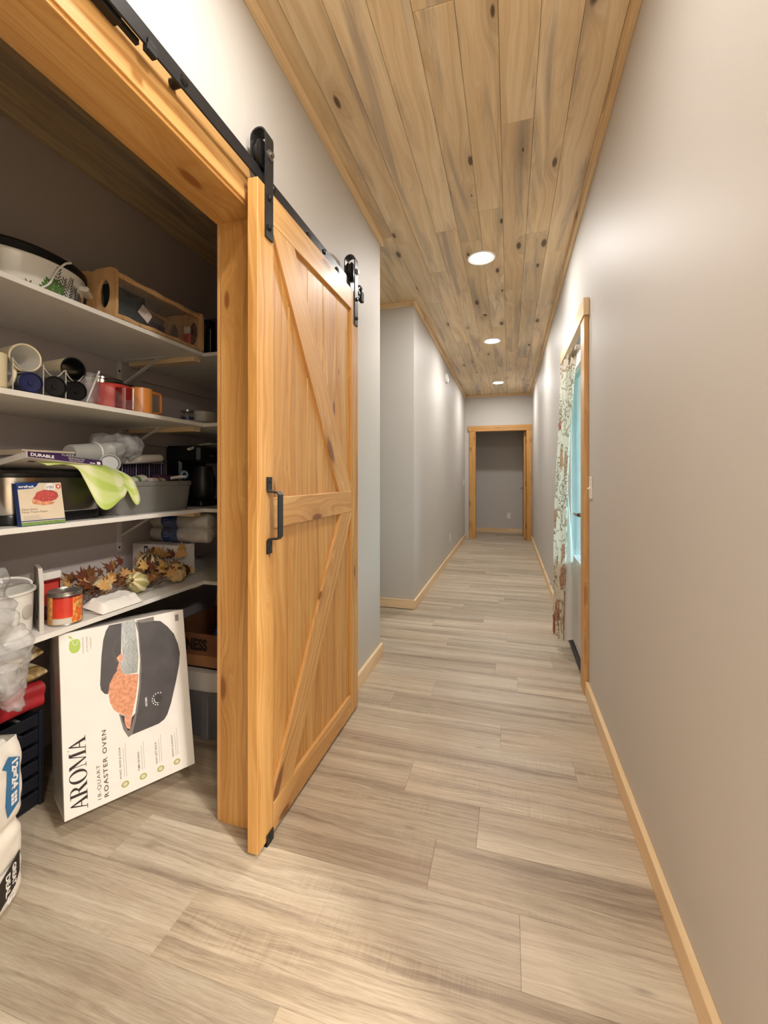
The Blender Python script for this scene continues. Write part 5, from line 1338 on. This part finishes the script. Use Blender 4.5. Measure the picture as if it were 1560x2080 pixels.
LM = [rect(0.13, 0, 0.175, 1), rect(0.0, 0, 0.31, 0.035), [(0.0, 1.0), (0.27, 1.0), (0.70, 0.0), (0.60, 0.0)], [(0.61, 0), (0.66, 0), (1.02, 1.0), (0.95, 1.0)], rect(0.96, 0, 1.16, 1), rect(0.86, 0, 1.27, 0.035), rect(0.96, 0.965, 1.27, 1)]
x = 0.0; bl = MB()
for L_, w_ in ((LA, 0.93), (LR, 0.99), (LO, 1.04), (LM, 1.20), (LA, 1.04)):
    for pl in L_: bl.poly([((64 - 47 * py) * mm, (13 + 43.4 * (x + px)) * mm) for px, py in pl], 0.0009)
    x += w_
bl.build('brand_lettering', 'ink', ab, smooth=False)
A('trademark_dot', disc(16, 205, 1.6, 1.6, 8), 'ink_soft', 0.0006)
MB().box(-0.0006, 0, 0.02, AH - 0.02, -AD + 0.01, -0.012).build('side_print', 'dusty_white', ab, smooth=False)

# toilet paper pack
t = thing('toilet_paper_pack', 'plastic wrapped toilet paper pack at the left edge of the pantry floor', 'pack', (-1.345, 0.872, 0.0), rz=0.42)
def pad(u, v):
    # front face, bulging, with soft corners; local y runs left (negative), z up, x out
    y = -0.50 * (1 - u); z = 0.445 * v
    eu = min(1.0, (1 - u) * 14); ev = min(1.0, min(v, 1 - v) * 9)
    bul = (1 - (1 - eu) ** 2) ** 0.5 * (1 - (1 - ev) ** 2) ** 0.5
    seam = 0.016 * math.exp(-((v - 0.50) / 0.035) ** 2) + 0.006 * math.exp(-((v - 0.27) / 0.02) ** 2)
    return (0.028 * bul - seam + 0.003 * mnoise.noise(Vector((y * 30, z * 30, 2))), y - 0.0 * bul, z)
tp = MB(); tp.grid(pad, 40, 60); tp.box(-0.24, 0.0, -0.50, 0.0, 0.0, 0.445, 0.02)
def pads(u, v):
    x_ = -0.24 * (1 - u); z = 0.445 * v
    eu = min(1.0, min(u, 1 - u) * 8); ev = min(1.0, min(v, 1 - v) * 9)
    return (x_, 0.016 * (1 - (1 - eu) ** 2) ** 0.5 * (1 - (1 - ev) ** 2) ** 0.5 - 0.012 * math.exp(-((v - 0.5) / 0.035) ** 2), z)
tp.grid(pads, 24, 50); tp.uv = None
tp.build('wrapped_rolls', 'tissue', t)
FX = 0.0308
fm = lambda y, z: Matrix(((0, 0, 1, FX), (1, 0, 0, y), (0, 1, 0, z), (0, 0, 0, 1)))
def fp(nm, pts, mt, dx=0.0): return MB().poly(pts, dx, fm(0, 0)).build(nm, mt, t, smooth=False)
fp('blue_panel', [(-0.085, 0.30), (-0.078, 0.262), (-0.036, 0.278), (-0.033, 0.40), (-0.075, 0.425), (-0.098, 0.405), (-0.08, 0.39)], 'blue_print')
mrot = lambda y, z: Matrix(((0, 0, 1, FX + 0.0006), (0, 1, 0, y), (-1, 0, 0, z), (0, 0, 0, 1)))
lettering('12=24', mrot(-0.064, 0.404), t, 'white_print', width=0.078, height=0.024, bold=0.001)
for i in range(3):
    for j_ in range(2): fp('roll_icon', rect(-0.066 + j_ * 0.012, 0.308 - i * 0.011, -0.056 + j_ * 0.012, 0.317 - i * 0.011), 'white_print', 0.0006)
fp('black_panel', [(-0.12, 0.035), (-0.05, 0.06), (-0.034, 0.085), (-0.034, 0.145), (-0.05, 0.135), (-0.125, 0.105), (-0.16, 0.09), (-0.16, 0.03)], 'ink', 0.0004)
lettering('GREAT', mrot(-0.062, 0.124), t, 'white_print', width=0.058, height=0.015, bold=0.0008)
lettering('DEAL', mrot(-0.086, 0.112), t, 'white_print', width=0.058, height=0.017, bold=0.0008)
lettering('$', mrot(-0.086, 0.052), t, 'white_print', width=0.022, height=0.036, bold=0.0006)
fp('green_corner', [(-0.5, 0.16), (-0.14, 0.185), (-0.125, 0.205), (-0.5, 0.215)], 'apple_green', 0.0004)
fp('teal_band', [(-0.5, 0.09), (-0.13, 0.11), (-0.14, 0.15), (-0.5, 0.15)], 'brush_blue', 0.0003)

# red bag, cloth and crate behind
t = thing('black_crate', 'black slatted plastic crate on the floor under the shelves', 'crate', (-1.77, 0.93, 0))
for (x0, x1, y0, y1) in ((0.14, 0.15, -0.20, 0.20), (-0.15, -0.14, -0.20, 0.20), (-0.15, 0.15, 0.19, 0.20), (-0.15, 0.15, -0.20, -0.19)):
    for k_ in range(6):
        MB().box(x0, x1, y0, y1, 0.012 + k_ * 0.055, 0.012 + k_ * 0.055 + 0.04, 0.002).build('slat', 'black_crate', t, smooth=False)
for sx2 in (-1, 1):
    for sy2 in (-1, 1): MB().box(sx2 * 0.15 - 0.008, sx2 * 0.15 + 0.008, sy2 * 0.2 - 0.008, sy2 * 0.2 + 0.008, 0, 0.34, 0.002).build('corner_post', 'black_crate', t, smooth=False)
MB().box(-0.15, 0.15, -0.2, 0.2, 0.004, 0.012).build('bottom', 'black_crate', t, smooth=False)
MB().box(0.1503, 0.1508, 0.10, 0.14, 0.07, 0.095).build('tag', 'roaster_dark', t, smooth=False)
t = thing('red_bag', 'folded red cloth bag lying on the black crate', 'bag', (-1.735, 0.905, 0.345))
def rb(u, v):
    a = 2 * PI * u
    r_ = 0.045 + 0.010 * math.sin(3 * a + 5 * v)
    y = -0.24 + 0.46 * v
    return (0.10 + 0.035 * math.sin(2 * v * PI) + r_ * math.cos(a) * 1.15, y, 0.05 + 0.01 * math.sin(7 * v) + r_ * 0.9 * math.sin(a))
MB().grid(rb, 28, 30, closed_u=True).build('front_fold', 'red_cloth', t)
MB().box(-0.18, 0.10, -0.24, 0.22, 0.0, 0.06, 0.02).build('base_fold', 'red_cloth', t)
t = thing('floral_fabric', 'folded cream fabric with brown floral print on the red bag', 'fabric', (-1.72, 0.955, 0.452))
for i, (dx, hh) in enumerate(((0.05, 0.05), (0.035, 0.05), (0.03, 0.055))):
    def fd(u, v, i=i, dx=dx):
        a = 2 * PI * u
        return (dx - 0.06 + (0.13 + 0.01 * math.sin(a * 3 + i)) * math.copysign(abs(math.cos(a)) ** 0.7, math.cos(a)) + 0.01 * math.sin(9 * v + i), -0.22 + 0.40 * v, 0.03 + i * 0.052 + 0.026 * math.sin(a) + 0.012 * math.sin(5 * v + i * 2))
    MB().grid(fd, 26, 24, closed_u=True).build('fold', 'floral_cloth', t)

# grey tub and open cardboard box
t = thing('storage_tub', 'grey plastic tub with white lid on the pantry floor', 'tub', (-1.36, 1.80, 0))
loft([ring(0.001, 0.001, 0.0, p=5), ring(0.15, 0.175, 0.0, p=5), ring(0.157, 0.185, 0.02, p=5), ring(0.178, 0.21, 0.245, p=5)]).build('body', 'tub_grey', t)
for k_ in (-0.08, 0.06):
    MB().box(k_ - 0.02, k_ + 0.02, -0.205, -0.17, 0.01, 0.23, 0.004).build('rib', 'tub_grey', t, smooth=False)
loft([ring(0.17, 0.20, 0.235, p=5), ring(0.193, 0.225, 0.235, p=5), ring(0.196, 0.228, 0.25, p=5), ring(0.19, 0.222, 0.315, p=5), ring(0.17, 0.20, 0.322, p=5), ring(0.001, 0.001, 0.322, p=5)]).build('lid', 'tub_lid', t, label='white rimmed lid')
t = thing('cardboard_box', 'open brown cardboard box of colourful things on the tub', 'box', (-1.36, 1.80, 0.324))
MB().box(-0.19, 0.19, -0.20, -0.194, 0, 0.15).box(-0.19, 0.19, 0.194, 0.20, 0, 0.15).box(-0.19, -0.184, -0.20, 0.20, 0, 0.15).box(0.184, 0.19, -0.20, 0.20, 0, 0.15).box(-0.19, 0.19, -0.20, 0.20, 0, 0.005).build('walls', 'brown_card', t, smooth=False)
MB().box(0, 0.36, 0, 0.15, -0.002, 0.002, 0, T(-0.18, 0.18, 0.15) @ RX(78)).build('flap', 'cardboard', t, smooth=False)
MB().box(-0.186, 0.186, -0.2008, -0.2002, 0.008, 0.055).build('tan_band', 'cardboard', t, smooth=False)
lettering('GUINNESS', T(-0.17, -0.2012, 0.075) @ RX(90), t, 'ink', width=0.245, height=0.055, bold=0.001)
t = thing('blue_toy', 'blue plastic item lying in the open cardboard box', 'toy', (-1.28, 1.74, 0.33))
MB().ball((0, 0, 0.09), 0.07, 0.06, 0.075, 20, 12).build('shell', 'blue_bright', t)
MB().tube([(-0.05, -0.05, 0.14), (0, -0.062, 0.165), (0.06, -0.05, 0.16)], 0.006, 8).build('strap', 'black_plastic', t)
t = thing('pink_toy', 'pink plastic item lying in the open cardboard box', 'toy', (-1.235, 1.655, 0.33))
MB().ball((0, 0, 0.075), 0.035, 0.035, 0.08, 16, 10).build('shell', 'pink', t)
